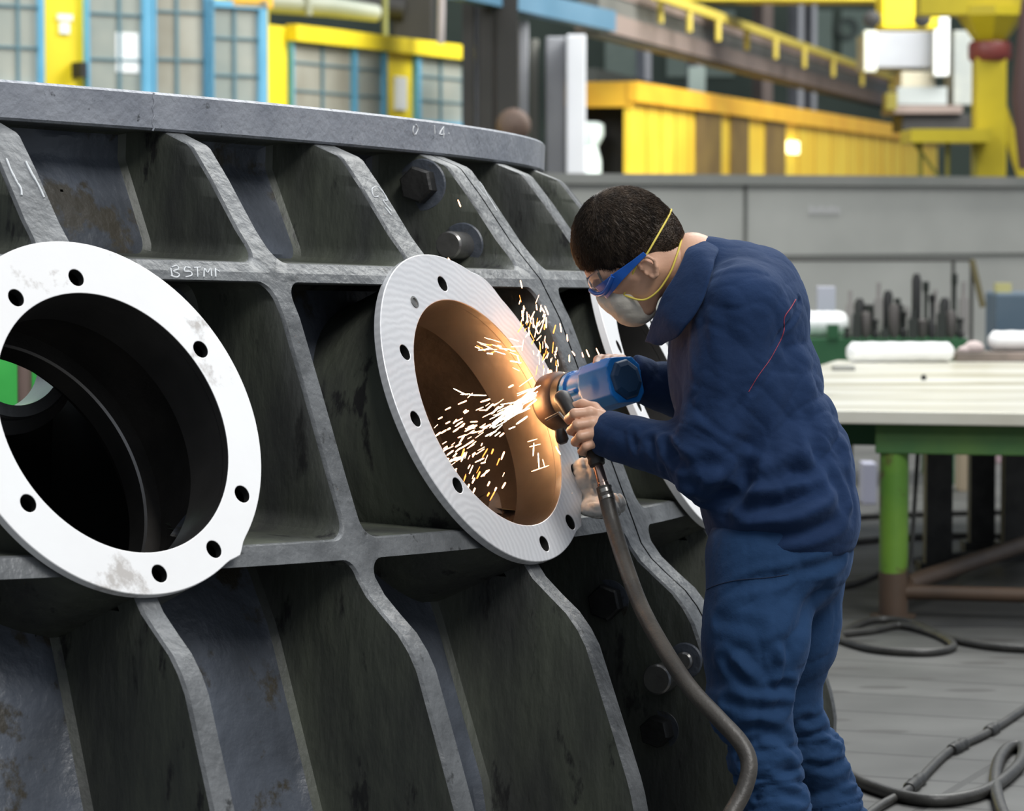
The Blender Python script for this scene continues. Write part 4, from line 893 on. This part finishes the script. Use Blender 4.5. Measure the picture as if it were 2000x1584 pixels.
def jacket_sdf(P):
    d = s_ell(P, fpt(1450, 598, 6.84), (.132, .205, .125)); d = smin(d, s_ell(P, fpt(1440, 690, 6.83), (.142, .20, .16)), .05)
    d = smin(d, s_ell(P, fpt(1462, 790, 6.82), (.150, .195, .16)), .06); d = smin(d, s_ell(P, fpt(1508, 915, 6.80), (.160, .19, .16)), .06)
    d = smin(d, s_ell(P, fpt(1532, 1015, 6.78), (.160, .197, .150)), .05)
    d = smin(d, s_cap(P, v3(C7+Z(.02, 0, -.02)), fpt(1440, 590, 6.84), .075, .12), .05)
    # hem cut
    hem = P[..., 2]-(U(1530, 1096, 6.78).z+(P[..., 0]-U(1530, 1085, 6.78).x)*.16); d = smax(d, -hem, .012)
    aL = smin(s_cap(P, v3(SHL+Z(0, .006, -.01)), v3(ELL+Z(0, -.02, 0)), .084, .070), s_cap(P, v3(ELL), fpt(1180, 846, 6.858), .068, .046), .025)
    aL = smax(aL, -(P-fpt(1176, 846, 6.86))@v3((ELL-WRL).normalized()), .004)
    aR = smin(s_cap(P, v3(SHR), v3(ELR), .088, .066), s_cap(P, v3(ELR), fpt(1232, 735, 7.04), .062, .047), .02)
    aR = smax(aR, -(P-fpt(1228, 735, 7.04))@v3((ELR-WRR).normalized()), .004)
    d = smin(d, aL, .045); d = smin(d, aR, .03)
    # hollow cuffs and neck opening
    d = smax(d, -s_cap(P, fpt(1160, 842, 6.866), fpt(1215, 855, 6.85), .036, .034), .003)
    d = smax(d, -s_cap(P, fpt(1210, 732, 7.04), fpt(1262, 740, 7.05), .036, .034), .003)
    d = smax(d, -s_cap(P, v3(HW(-.03, 0, -.05)), v3(C7+Z(.02, 0, -.03)), .066, .060), .006)
    return d
lo, hi = bounds([U(1290, 460, 6.8), SHL, SHR, ELL, ELR, WRL, WRR, U(1560, 1100, 6.8)], .02); lo -= np.array([.05, .13, .04]); hi += np.array([.13, .13, .06])
V, F = nets(jacket_sdf, lo, hi, .0052); nv = vnormals(V, F)
FOLD = [([U(1345, 975, 6.66), U(1400, 985, 6.63), U(1445, 962, 6.61), U(1462, 915, 6.60)], .016, -.016), ([U(1475, 980, 6.6), U(1530, 900, 6.6), U(1560, 800, 6.6)], .015, .008),
        ([U(1560, 586, 6.72), U(1535, 645, 6.64), U(1500, 705, 6.60), U(1465, 765, 6.60)], .006, -.004),   # armhole seam
        ([U(1462, 740, 6.66), U(1458, 800, 6.65), U(1456, 860, 6.64), U(1445, 930, 6.64), U(1418, 965, 6.64)], .030, -.020),      # sleeve against the body
        ([U(1302, 700, 6.62), U(1300, 780, 6.60), U(1292, 840, 6.62)], .016, -.012),
        ([U(1540, 690, 6.62), U(1572, 760, 6.62), U(1580, 830, 6.62), U(1568, 900, 6.62)], .018, .012), ([U(1530, 720, 6.6), U(1510, 830, 6.6), U(1480, 920, 6.6)], .016, .009),
        ([U(1590, 700, 6.66), U(1620, 800, 6.66), U(1650, 880, 6.68)], .018, -.008),
        ([U(1400, 960, 6.62), U(1450, 990, 6.6), U(1530, 985, 6.59), U(1600, 960, 6.6)], .016, -.012), ([U(1390, 1010, 6.62), U(1460, 1022, 6.6), U(1560, 1010, 6.59), U(1650, 960, 6.62)], .018, .009),
        ([U(1385, 1045, 6.62), U(1470, 1052, 6.6), U(1580, 1040, 6.59), U(1670, 1010, 6.62)], .014, -.008),
        ([U(1500, 940, 6.6), U(1560, 910, 6.6), U(1600, 925, 6.6)], .016, -.010), ([U(1640, 905, 6.64), U(1660, 945, 6.66), U(1662, 985, 6.66)], .014, .007),
        ([U(1300, 870, 6.68), U(1345, 905, 6.64), U(1375, 945, 6.64)], .013, -.011), ([U(1270, 860, 6.72), U(1290, 905, 6.68), U(1300, 940, 6.70)], .010, -.007), ([U(1230, 835, 6.75), U(1238, 880, 6.74)], .007, -.005),
        ([U(1330, 850, 6.62), U(1390, 860, 6.58), U(1440, 830, 6.56)], .016, -.010), ([U(1360, 790, 6.58), U(1420, 800, 6.56)], .014, .007), ([U(1340, 920, 6.64), U(1400, 925, 6.62)], .010, .006),
        ([U(1370, 620, 6.6), U(1400, 720, 6.57), U(1405, 800, 6.57)], .022, .007), ([U(1330, 640, 6.66), U(1345, 740, 6.6)], .016, -.007), ([U(1420, 520, 6.68), U(1480, 560, 6.66), U(1530, 600, 6.68)], .016, -.004)]
D = creases(V, nv, FOLD)+folds(V, ((.45, 0, .9), (0, 1, 0)), .0085, (3.2, 4, 9), 2.0)+folds(V, ((.9, .1, -.45), (0, 1, 0)), .0045, (8, 8, 16), 7.0)
zc = U(1530, 560, 6.8).z; V = V+nv*D[:, None]
jk = mesh('jacket', V, F, NAVY, PER, 180)
def sheet(name, rows, m_, par, th, amp=.0, smooth=180):
    """cloth strip through rows of points, each row a line across the strip"""
    k = len(rows[0]); cols = [spline([r[c] for r in rows], 8) for c in range(k)]; n = len(cols[0]); fine = []
    for i in range(n): fine.append(spline([cols[c][i] for c in range(k)], 4))
    kk = len(fine[0]); V = [p for r in fine for p in r]; F = [(i*kk+c, i*kk+c+1, (i+1)*kk+c+1, (i+1)*kk+c) for i in range(n-1) for c in range(kk-1)]
    V = [p+Vector((0, 0, 1))*amp*noise.noise(p*28)+Vector((1, -.5, 0))*amp*noise.noise(p*28+Vector((5, 5, 5))) for p in V]
    o = mesh(name, V, F, m_, par, smooth); md = o.modifiers.new('th', 'SOLIDIFY'); md.thickness = th; md.offset = 0; sb = o.modifiers.new('sub', 'SUBSURF'); sb.levels = 1; sb.render_levels = 1; return o
T_ = [(1262, 668, 6.79), (1285, 602, 6.745), (1316, 540, 6.735), (1342, 490, 6.76), (1360, 466, 6.83), (1346, 486, 6.90), (1316, 538, 6.93), (1286, 600, 6.92), (1268, 640, 6.90)]
M_ = [(1276, 672, 6.765), (1308, 622, 6.700), (1345, 555, 6.690), (1368, 495, 6.725), (1378, 464, 6.83), (1366, 490, 6.93), (1336, 550, 6.965), (1300, 620, 6.95), (1276, 655, 6.92)]
B_ = [(1294, 672, 6.755), (1336, 645, 6.665), (1376, 580, 6.645), (1396, 515, 6.685), (1404, 478, 6.83), (1390, 510, 6.955), (1360, 580, 7.0), (1320, 640, 6.97), (1290, 665, 6.93)]
sheet('collar', [[U(*a), U(*b_), U(*c)] for a, b_, c in zip(T_, M_, B_)], NAVY, jk, .007, .004)
SH = [(1335, 520, 6.755), (1352, 484, 6.775), (1366, 466, 6.83), (1354, 482, 6.885)]
sheet('undershirt_neckband', [[U(x-4, y-3, d), U(x+2, y+6, d), U(x+8, y+16, d)] for x, y, d in SH], mat('white_cotton', (.75, .75, .75), rough=.9), PER, .003)
from mathutils.bvhtree import BVHTree
def bvh_of(o):
    me = o.data; off = Vector((0, 0, 0)); p = o
    while p is not None: off += p.location; p = p.parent
    return BVHTree.FromPolygons([v.co+off for v in me.vertices], [tuple(p_.vertices) for p_ in me.polygons])
def cast(bv, px, py):
    r = (U(px, py, 1)-Vector((0, 0, CAMH))).normalized(); h = bv.ray_cast(Vector((0, 0, CAMH)), r); return h[0], h[1]
bj = bvh_of(jk)
def seam(pts, r, m_, name, par, bv, lift=.0005, n=10):
    P = []
    sp = spline([Vector((x, y, 0)) for x, y in pts], n)
    for s_ in sp:
        h, nn = cast(bv, s_.x, s_.y)
        if h is not None: P.append(h+nn*lift)
    if len(P) < 2: return None
    mb = MB(); mb.tube(P, r, 6); return mb.build(name, m_, par, 60)
REDP = mat('red_piping', (.28, .03, .06), rough=.7); NST = mat('navy_stitch', (.05, .09, .20), rough=.8)
seam([(1554, 585), (1545, 600), (1532, 620), (1531, 645), (1524, 665)], .0011, REDP, 'red_piping', jk, bj)
seam([(1524, 665), (1505, 700), (1480, 735), (1462, 765)], .0008, REDP, 'red_piping', jk, bj)
# trousers
def trouser_sdf(P):
    d = s_ell(P, fpt(1530, 1070, 6.78), (.142, .178, .150))
    f = lambda a, b_, ra, rb: s_cap(P, fpt(*a), fpt(*b_), ra, rb)
    l = smin(f((1482, 1090, 6.70), (1474, 1240, 6.68), .108, .100), f((1474, 1240, 6.68), (1462, 1375, 6.66), .098, .080), .05); l = smin(l, f((1462, 1375, 6.66), (1492, 1480, 6.655), .076, .064), .03); l = smin(l, f((1492, 1480, 6.655), (1518, 1590, 6.65), .062, .060), .03); l = smin(l, f((1518, 1590, 6.65), (1534, 1830, 6.64), .062, .066), .03)
    r = smin(f((1560, 1090, 6.87), (1545, 1240, 6.89), .100, .088), f((1545, 1240, 6.89), (1530, 1370, 6.92), .086, .074), .05); r = smin(r, f((1530, 1370, 6.92), (1588, 1480, 6.94), .070, .062), .03); r = smin(r, f((1588, 1480, 6.94), (1622, 1590, 6.95), .060, .062), .03); r = smin(r, f((1622, 1590, 6.95), (1668, 1790, 6.96), .062, .066), .03)
    d = smin(d, l, .04); d = smin(d, r, .03)
    return smax(d, -(P[..., 2]-.06), .004)
lo, hi = bounds([U(1500, 1000, 6.75), U(1640, 1060, 6.8), U(1440, 1300, 6.6), Z(U(1668, 1760, 6.96).x, 6.97, .05)], .12); lo[2] = .04
V, F = nets(trouser_sdf, lo, hi, .0055); nv = vnormals(V, F)
TF = [([U(1400, 1290, 6.58), U(1450, 1330, 6.56), U(1500, 1350, 6.56), U(1540, 1345, 6.60)], .014, -.012), ([U(1440, 1290, 6.58), U(1470, 1325, 6.57), U(1485, 1335, 6.57)], .012, .007), ([U(1520, 1270, 6.58), U(1532, 1300, 6.58), U(1520, 1330, 6.58)], .011, .007),
      ([U(1415, 1370, 6.58), U(1460, 1385, 6.56), U(1530, 1380, 6.6)], .012, -.008), ([U(1430, 1430, 6.6), U(1480, 1420, 6.58), U(1545, 1440, 6.6)], .010, -.007), ([U(1450, 1470, 6.6), U(1490, 1455, 6.59), U(1555, 1475, 6.6)], .009, .007),
      ([U(1460, 1500, 6.6), U(1500, 1490, 6.59), U(1560, 1505, 6.6)], .009, -.007), ([U(1470, 1530, 6.6), U(1510, 1520, 6.59), U(1565, 1535, 6.6)], .009, .007), ([U(1480, 1560, 6.6), U(1520, 1550, 6.59), U(1570, 1562, 6.6)], .009, -.007),
      ([U(1560, 1400, 6.86), U(1590, 1410, 6.86), U(1620, 1400, 6.88)], .009, -.006), ([U(1575, 1450, 6.88), U(1610, 1440, 6.88), U(1640, 1455, 6.9)], .009, .006), ([U(1580, 1490, 6.88), U(1620, 1500, 6.88), U(1655, 1490, 6.9)], .009, -.006), ([U(1590, 1540, 6.9), U(1630, 1550, 6.9), U(1670, 1535, 6.92)], .009, .006),
      ([U(1385, 1160, 6.6), U(1460, 1140, 6.58), U(1560, 1120, 6.59), U(1650, 1090, 6.66)], .012, -.006), ([U(1600, 1150, 6.66), U(1570, 1210, 6.62), U(1530, 1260, 6.6)], .018, -.006), ([U(1400, 1210, 6.6), U(1480, 1225, 6.58)], .014, -.004)]
D = creases(V, nv, TF)+folds(V, ((.2, 0, .98), (0, 1, 0)), .0060, (3, 4, 9), 5.0)+folds(V, ((.9, 0, .4), (0, 1, 0)), .0045, (7, 7, 17), 3.0)
zk = U(1500, 1390, 6.66).z; m_ = np.clip((zk-V[:, 2])/.08, 0, 1)
D += m_*folds(V, ((1, .2, .25), (0, 1, 0)), .011, (4, 5, 26), 8.0)
V = V+nv*D[:, None]; tr_ = mesh('trousers', V, F, NAVYT, PER, 180)
bt = bvh_of(tr_)
seam([(1380, 1152), (1400, 1143), (1440, 1133), (1500, 1128), (1540, 1122)], .0008, mat('dark_stitch', (.006, .014, .04), rough=.9), 'stitching', tr_, bt)
# shoes
for A in (ANL, ANR):
    def shoe(P):
        d = s_cap(P, v3(Z(A.x+.02, A.y, .05)), v3(Z(A.x-.16, A.y-.01, .04)), .045, .038); d = smin(d, s_cap(P, v3(Z(A.x, A.y, .05)), v3(Z(A.x, A.y, .13)), .045, .042), .02); return smax(d, -(P[..., 2]-.003), .003)
    V, F = nets(shoe, (A.x-.23, A.y-.08, -.01), (A.x+.1, A.y+.08, .2), .006); mesh('shoe', V, F, mat('black_leather', (.015, .014, .013), rough=.4), PER, 180)
# dust mask, straps, goggles
def mask_sdf(P):
    q = loc(P); d = s_ell(q, (.072, 0, -.082), (.052, .050, .056)); d = smin(d, s_ell(q, (.104, 0, -.056), (.020, .019, .026)), .015); d = smin(d, s_ell(q, (.096, 0, -.108), (.026, .026, .024)), .015)
    d = smin(d, s_ell(q, (.075, 0, -.118), (.040, .038, .034)), .012)
    return smax(d, -(q[..., 0]-.036-.25*np.abs(q[..., 2]+.085)), .004)
lo, hi = bounds([HW(.08, 0, -.08)], .085); V, F = nets(mask_sdf, lo, hi, .003); nv = vnormals(V, F)
dd = np.array([noise.noise(Vector(v)*70)*.0012 for v in V]); mesh('dust_mask', V+nv*dd[:, None], F, mat('mask_cloth', (.60, .55, .46), (.74, .69, .61), 9, .85, 0, .2, 60), PER, 180)
STR = mat('yellow_elastic', (.72, .56, .08), (.80, .65, .12), 8, .6)
def strap(pts, name='mask_strap', r=.0022, m_=STR, par=PER, n=8):
    P = spline([HW(*p) for p in pts], n); mb = MB(); mb.tube(P, r, 8); return mb.build(name, m_, par, 60)
strap([(.073, .048, -.072), (.048, .063, -.060), (.024, .076, -.052), (.004, .084, -.046), (-.020, .090, -.046), (-.050, .084, -.040), (-.081, .066, -.034), (-.104, .040, -.030), (-.115, .012, -.028), (-.1165, 0, -.028)])
strap([(.073, .048, -.074), (.060, .055, -.100), (.045, .059, -.112), (.020, .065, -.116), (-.005, .068, -.113), (-.030, .068, -.107), (-.052, .063, -.098), (-.075, .050, -.088), (-.095, .022, -.078), (-.099, 0, -.076)])
strap([(.073, -.048, -.072), (.024, -.076, -.052), (-.020, -.090, -.046), (-.081, -.066, -.034), (-.115, -.012, -.028), (-.1165, 0, -.028)])
GB_ = mat('goggle_blue', (.01, .09, .42), (.015, .12, .50), 4, .3)
gl = bpy.data.materials.new('clear_lens'); gl.use_nodes = True; b_ = gl.node_tree.nodes['Principled BSDF']; b_.inputs['Transmission Weight'].default_value = .95; b_.inputs['Roughness'].default_value = .05; b_.inputs['IOR'].default_value = 1.15; b_.inputs['Base Color'].default_value = (.9, .95, 1, 1)
GG = None
mb = MB(); arc_ = [(.058, .074, -.028), (.080, .062, -.036), (.096, .046, -.040), (.109, .026, -.034), (.114, .008, -.022), (.114, -.008, -.022), (.109, -.026, -.034), (.096, -.046, -.040), (.080, -.062, -.036), (.058, -.074, -.028)]
mb.tube(spline([HW(*p) for p in arc_], 6), [.006]*(6*9+1), 12)
GG = mb.build('goggles', GB_, PER, 60)
def arm(s):
    P = [(.103, .038*s, -.036), (.080, .063*s, -.036), (.055, .077*s, -.036), (.030, .084*s, -.038), (.006, .0905*s, -.040), (-.020, .0955*s, -.042)]
    sp = spline([HW(*p) for p in P], 6); V = []; F = []
    for k, p in enumerate(sp):
        f = k/(len(sp)-1); h = .0125*(1-f)**1.2+.0048; tk = .0018; o_ = hl*s
        for a, c in ((-1, -1), (1, -1), (1, 1), (-1, 1)): V.append(p+hu*(h*a)+o_*(tk*c))
    for k in range(len(sp)-1):
        for j in range(4): F.append((4*k+j, 4*k+(j+1) % 4, 4*k+4+(j+1) % 4, 4*k+4+j))
    F += [(3, 2, 1, 0), tuple(4*(len(sp)-1)+j for j in range(4))]; return bevel(mesh('temple_arm', V, F, GB_, GG, None), .001)
arm(1); arm(-1)
V = []; F = []; n1 = 17
for k in range(n1):
    t = -1+2*k/(n1-1); y = .060*t; x = .114-.034*abs(t)**2.2
    for j in range(7): g = j/6; V.append(HW(x-.012*g*g+.001, y, -.036+.040*g))
for k in range(n1-1):
    for j in range(6): F.append((k*7+j, k*7+j+1, (k+1)*7+j+1, (k+1)*7+j))
o = mesh('lens', V, F, gl, GG, 180); md = o.modifiers.new('th', 'SOLIDIFY'); md.thickness = .0012

# ------------------------------------------------------------------ grinder, its air hose
CTF, tF, uF, nF = FL[2]
GRC = CTF+tF*.268-uF*.004+nF*.018         # centre of the grinding cup, on the flange face
gend = U(1222, 741, 6.955)
gax = (gend-GRC).normalized()
GR = thing('angle_grinder', 'blue air powered grinder with dark cup guard, held against the second flange', 'grinder', GRC)
BLT = mat('grinder_blue', (.008, .15, .52), (.014, .21, .64), 9, .38, c3=(.10, .16, .22), s3=26, t3=.66)
BLK = mat('grinder_black', (.02, .019, .018), (.04, .036, .032), 12, .5); CUP = mat('guard_brown', (.045, .030, .024), (.075, .05, .038), 8, .5, .3)
mb = MB(); mb.lathe(GRC, gax, [(.054, 0), (.063, .006), (.063, .030), (.059, .042), (.050, .050), (.03, .052)], 64); mb.build('guard', CUP, GR, 40)
mb = MB(); mb.lathe(GRC, gax, [(.050, -.012), (.053, -.008), (.053, .002), (.02, .002)], 48); mb.build('grinding_wheel', BLK, GR, 40)
mb = MB(); mb.lathe(GRC, gax, [(.050, .040), (.052, .048), (.052, .070), (.046, .074), (.02, .074)], 48); mb.build('gear_collar', BLK, GR, 40)
gs = gax.cross(Z(0, 0, 1)).normalized(); gu = gs.cross(gax)
if gu.z < 0: gu = -gu
Lm = (gend-GRC).length
def grbody(P):
    q = P-v3(GRC); h = q@v3(gax); a = q@v3(gs); b_ = q@v3(gu)
    d = s_cap(P, v3(GRC+gax*.105), v3(GRC+gax*(Lm-.055)), .0480, .0500)
    sq = np.maximum(np.maximum(np.abs(a), np.abs(b_))-.049, np.maximum((np.abs(a)+np.abs(b_))*.7071-.056, np.abs(h-Lm+.045)-.045)); d = smin(d, sq, .006)
    d = smin(d, np.maximum(np.maximum(np.abs(a-.0)-.012, np.abs(b_-.040)-.014), np.abs(h-Lm+.075)-.045), .008)
    d = smin(d, np.maximum(np.hypot(a, b_)-.0515, np.abs(h-.082)-.008), .003)
    for s_ in (-1, 1): d = smin(d, s_cap(P, v3(GRC+gax*.08+gs*.051*s_), v3(GRC+gax*.125+gs*.050*s_), .006, .005), .003)
    return smax(d, .068-h, .002)
lo, hi = bounds([GRC, gend], .075); V, F = nets(grbody, lo, hi, .0028); mesh('motor_housing', V, F, BLT, GR, 40)
mb = MB(); mb.lathe(GRC, gax, [(.043, Lm-.004), (.045, Lm), (.042, Lm+.006), (.030, Lm+.009), (.01, Lm+.009)], 8); bevel(mb.build('rear_cap', mat('cap_dark', (.012, .05, .12), rough=.5), GR), .003)
h0, h1 = U(1108, 792, 6.915), U(1166, 905, 6.865)
mb = MB(); mb.tube(spline([U(1096, 775, 6.94), h0, (h0+h1)/2+Z(.002, 0, 0), h1], 6), [.016, .017, .018, .018, .017, .0165, .016, .016, .016, .016, .0155, .015, .015, .0145, .014, .014, .014, .0145, .015], 20); mb.build('handle', BLK, GR, 50)
mb = MB(); mb.tube([U(1066, 820, 6.93), U(1092, 806, 6.90)], .0028, 8); mb.tube([U(1092, 806, 6.90), U(1110, 828, 6.88)], .003, 8); mb.build('trigger_guard', mat('bright_wire', (.3, .28, .26), rough=.3, metal=.8), GR, 50)
mb = MB(); mb.lathe(U(1096, 850, 6.91), Z(.3, -.3, -1), [(.010, -.012), (.013, 0), (.013, .012), (.008, .018)], 16); mb.build('knob', BLK, GR, 40)
c = U(1173, 921, 6.862); dax = (U(1186, 972, 6.84)-U(1166, 903, 6.866)).normalized(); p0 = U(1165, 901, 6.866); Lf = (U(1186, 972, 6.84)-p0).length
mb = MB(); mb.lathe(p0, dax, [(.017, -.006), (.018, .0), (.016, .008), (.010, .010)], 24); mb.build('handle_ring', BLK, GR, 40)
HS = thing('air_hose', 'dark rubber air hose with brass fitting running down from the grinder', 'hose', U(1465, 1490, 6.45))
mb = MB(); mb.lathe(p0+dax*.009, dax, [(.0095, 0), (.0115, .003), (.0115, .040), (.0125, .041), (.0125, .050), (.0105, .052), (.0105, .058)], 32); mb.build('fitting', mat('copper_steel', (.42, .24, .18), (.55, .42, .36), 10, .25, .9), HS, 40)
mb = MB(); q0 = p0+dax*.062; mb.lathe(q0, dax, [(.0145, 0), (.0165, .002), (.0165, .010), (.0145, .012), (.0145, .016), (.0168, .018), (.0168, .024), (.0145, .026)], 32); cl = mb.build('hose_clamp', mat('clamp_steel', (.35, .33, .3), rough=.3, metal=.9), HS, 40)
q1 = p0+dax*.058
HP = [q1, U(1196, 1020, 6.82), U(1222, 1105, 6.74), U(1252, 1185, 6.66), U(1292, 1260, 6.56), U(1345, 1340, 6.46), U(1402, 1402, 6.40), U(1446, 1450, 6.37), U(1463, 1492, 6.35), U(1452, 1545, 6.33), U(1420, 1605, 6.30), U(1380, 1700, 6.25), U(1350, 1840, 6.15)]
HP += [Z(HP[-1].x-.04, HP[-1].y-.1, .03), Z(HP[-1].x+.1, HP[-1].y-.35, .018), Z(HP[-1].x+.6, HP[-1].y-.4, .018), Z(HP[-1].x+1.2, HP[-1].y, .018)]
mb = MB(); mb.tube(spline(HP, 10), .0165, 18); mb.build('rubber_tube', mat('hose_rubber', (.045, .040, .034), (.075, .066, .055), 16, .45, 0, .12, 120), HS, 60)
# white cloth left on the lower ring beside the second flange
dg = bpy.context.evaluated_depsgraph_get
rag_c = CTF+tF*.395-uF*.18-nF*.0
def rag(P):
    d = smin(s_ell(P, v3(U(1146, 940, 7.12)), (.032, .028, .052)), s_ell(P, v3(U(1172, 992, 7.08)), (.048, .034, .022)), .03); return smin(d, s_ell(P, v3(U(1200, 985, 7.09)), (.024, .02, .026)), .02)
lo, hi = bounds([U(1146, 940, 7.12), U(1172, 992, 7.08), U(1205, 985, 7.09)], .09); V, F = nets(rag, lo, hi, .0035); nv = vnormals(V, F)
D = folds(V, ((.3, 0, -.95), (0, 1, 0)), .007, (10, 14, 34), 4)+folds(V, ((.9, 0, -.3), (0, 1, 0)), .004, (26, 26, 60), 11)
tag(mesh('cloth_rag', V+nv*D[:, None], F, mat('dirty_cotton', (.46, .45, .42), (.66, .64, .60), 7, .9, c3=(.2, .17, .13), s3=14, t3=.6), None, 180), 'crumpled off-white cloth stuffed beside the second flange under the hose', 'cloth')

# ------------------------------------------------------------------ sparks
SPK = bpy.data.materials.new('glowing_spark'); SPK.use_nodes = True; N = SPK.node_tree.nodes; L = SPK.node_tree.links; b_ = N['Principled BSDF']; b_.inputs['Base Color'].default_value = (1, .5, .2, 1)
b_.inputs['Emission Color'].default_value = (1, .48, .26, 1); b_.inputs['Emission Strength'].default_value = 9
SPW = mat('white_hot_spark', (1, .8, .5), emit=((1, .78, .50), 22)); SPO = mat('orange_spark', (1, .4, .1), emit=((1, .28, .05), 3.5))
SO = U(1040, 790, 7.06)
mbs = {0: MB(), 1: MB(), 2: MB()}
def spark(p, d, ln, r, k):
    d = d.normalized(); ln *= 1.15; r *= .85; mbs[k].tube([p-d*ln/2, p-d*ln*.35, p+d*ln*.38, p+d*ln/2], [r*.5, r, r*.8, r*.3], 6)
R_ = random.Random(11)
def img_dir(dx, dy, dd=0): return (U(1000+dx, 792+dy, 7+dd)-U(1000, 792, 7)).normalized()
# main jet: from the cup down-left across the opening
for k in range(135):
    t = R_.random()**.8; ang = R_.gauss(0, .16+.10*t); x = 1040-t*185+R_.gauss(0, 6); y = 775+t*105+R_.gauss(0, 10+34*t)
    d = 7.06-.10*t+R_.gauss(0, .03); p = U(x, y, d); dr = img_dir(-60, 34+R_.gauss(0, 14)); ln = (.008+.014*R_.random())*(1.4-.7*t); spark(p, dr, ln, R_.choice((.0008, .0012, .0018, .0023)), 0 if t > .45 else R_.choice((0, 1)))
for k in range(46):
    t = R_.random(); x = 1040-t*75+R_.gauss(0, 2); y = 768+t*62+R_.gauss(0, 3+9*t); spark(U(x, y, 7.05-.04*t), img_dir(-50, 36+R_.gauss(0, 8)), .018+.022*R_.random(), .0008, 1)
# falling ones under the jet
for k in range(34): x = R_.uniform(885, 985); y = R_.uniform(850, 970); spark(U(x, y, R_.uniform(6.92, 7.02)), img_dir(-14, 30+R_.gauss(0, 8)), R_.uniform(.006, .020), R_.choice((.0008, .0015, .0022)), R_.choice((0, 0, 2)))
# upward fountain right of the opening
for k in range(70):
    t = R_.random(); x = 1075-45*t+R_.gauss(0, 14); y = 735-140*t+R_.gauss(0, 8); spark(U(x, y, 7.10+.02*R_.random()), img_dir(R_.gauss(3, 8), -30), R_.uniform(.006, .022), R_.choice((.0007, .0011, .0017)), R_.choice((0, 0, 2)))
for x, y in ((1018, 555), (897, 397), (878, 508), (1060, 605), (1108, 660), (1120, 690), (1138, 693), (1148, 690), (1168, 688), (1112, 700), (1095, 640), (1085, 690), (1105, 735), (1048, 600), (1012, 700)): spark(U(x, y, 7.10), img_dir(R_.gauss(-6, 5), -20), R_.uniform(.007, .018), .0016, 0)
for k in range(26): x = R_.uniform(925, 1010); y = 675+.45*(x-925)*R_.random()+R_.gauss(0, 9); spark(U(x, y, 7.02), img_dir(-26, -9+R_.gauss(0, 6)), R_.uniform(.008, .022), R_.choice((.0008, .0014)), R_.choice((0, 1, 2)))
for x, y, dx, dy in ((1052, 900, 2, 30), (1042, 878, -2, 30), (1062, 905, 8, 30), (1045, 870, 40, -10), (1055, 915, 40, -14), (1090, 880, -12, -20), (1105, 955, -10, -22), (1107, 958, 12, 6), (1058, 1012, 2, 10), (1040, 860, 40, -12), (910, 770, 40, 0), (935, 772, 60, 1), (898, 765, -8, -4)): spark(U(x, y, 7.06), img_dir(dx, dy), R_.uniform(.012, .035), .0011, R_.choice((0, 1)))
SP = thing('sparks', 'shower of glowing orange and white sparks flying from the grinder', 'sparks', SO); SP['kind'] = 'stuff'
V = []; F = []; mi = []
for k in (0, 1, 2): b0 = len(V); V += mbs[k].V; F += [tuple(i+b0 for i in f) for f in mbs[k].F]; mi += [k]*len(mbs[k].F)
bpy.data.objects.remove(SP); sp = mesh('sparks', V, F, None, None, None, [SPK, SPW, SPO], mi); tag(sp, 'shower of glowing orange and white sparks flying from the grinder', 'sparks', kind='stuff')
for nm, p, e, r in (('spark_glow', U(1012, 792, 7.06), 1.1, .025), ('spark_glow', U(960, 815, 7.04), .7, .04), ('spark_glow', U(1056, 715, 7.06), .2, .02)):
    ld = bpy.data.lights.new(nm, 'POINT'); ld.energy = e; ld.color = (1, .42, .13); ld.shadow_soft_size = r; lo_ = bpy.data.objects.new(nm, ld); COL.objects.link(lo_); lo_.location = p

# ------------------------------------------------------------------ chalk writing on the casting
bpy.context.view_layer.update()
bvs = [bvh_of(o) for o in DRUM.children if o.type == 'MESH' and o.name.split('.')[0] in ('rib', 'horizontal_rib', 'top_ring', 'shell', 'rib_top_edge')]
def cast_all(px, py):
    r = (U(px, py, 1)-Vector((0, 0, CAMH))).normalized(); best = None
    for bv in bvs:
        h = bv.ray_cast(Vector((0, 0, CAMH)), r)
        if h[0] is not None and (best is None or h[3] < best[3]): best = h
    return best
def chalk(name, strokes, r=.0016):
    mb = MB()
    for st in strokes:
        P = []
        sp_ = spline([Vector((x, y, 0)) for x, y in st], 3)
        for s_ in sp_:
            h = cast_all(s_.x, s_.y)
            if h is not None: P.append(h[0]+h[1]*.0002)
        if len(P) > 1: mb.tube(P, [r*R_.uniform(.9, 1.5) for _ in P], 6)
    if mb.V: mb.build(name, CHALK, DRUM, 60)
chalk('chalk_writing', [[(335, 522), (345, 519), (348, 526), (338, 530), (350, 536), (345, 542), (333, 538)], [(333, 524), (336, 540)], [(372, 524), (362, 522), (360, 530), (372, 531), (374, 538), (362, 541)], [(378, 523), (392, 522)], [(385, 523), (386, 541)], [(398, 541), (399, 524), (405, 533), (411, 524), (413, 540)], [(420, 524), (421, 541)], [(421, 526), (429, 531)]], .0013)
chalk('chalk_writing', [[(12, 310), (22, 335), (33, 356)], [(30, 352), (40, 368), (42, 382)], [(50, 316), (62, 340), (74, 360), (86, 386)]], .0020)
chalk('chalk_writing', [[(808, 246), (806, 256), (809, 264)], [(812, 243), (816, 252), (811, 263)], [(848, 245), (849, 262)], [(866, 248), (858, 262), (868, 262)], [(866, 248), (866, 270)], [(876, 260), (877, 262)]], .0015)
chalk('chalk_writing', [[(733, 365), (726, 370), (730, 384), (738, 384)], [(738, 364), (750, 378), (756, 392), (748, 392), (764, 412)], [(752, 405), (764, 420)]], .0014)
chalk('chalk_writing', [[(936, 355), (944, 366), (952, 382), (962, 398), (970, 412)], [(930, 362), (948, 384)]], .0012)
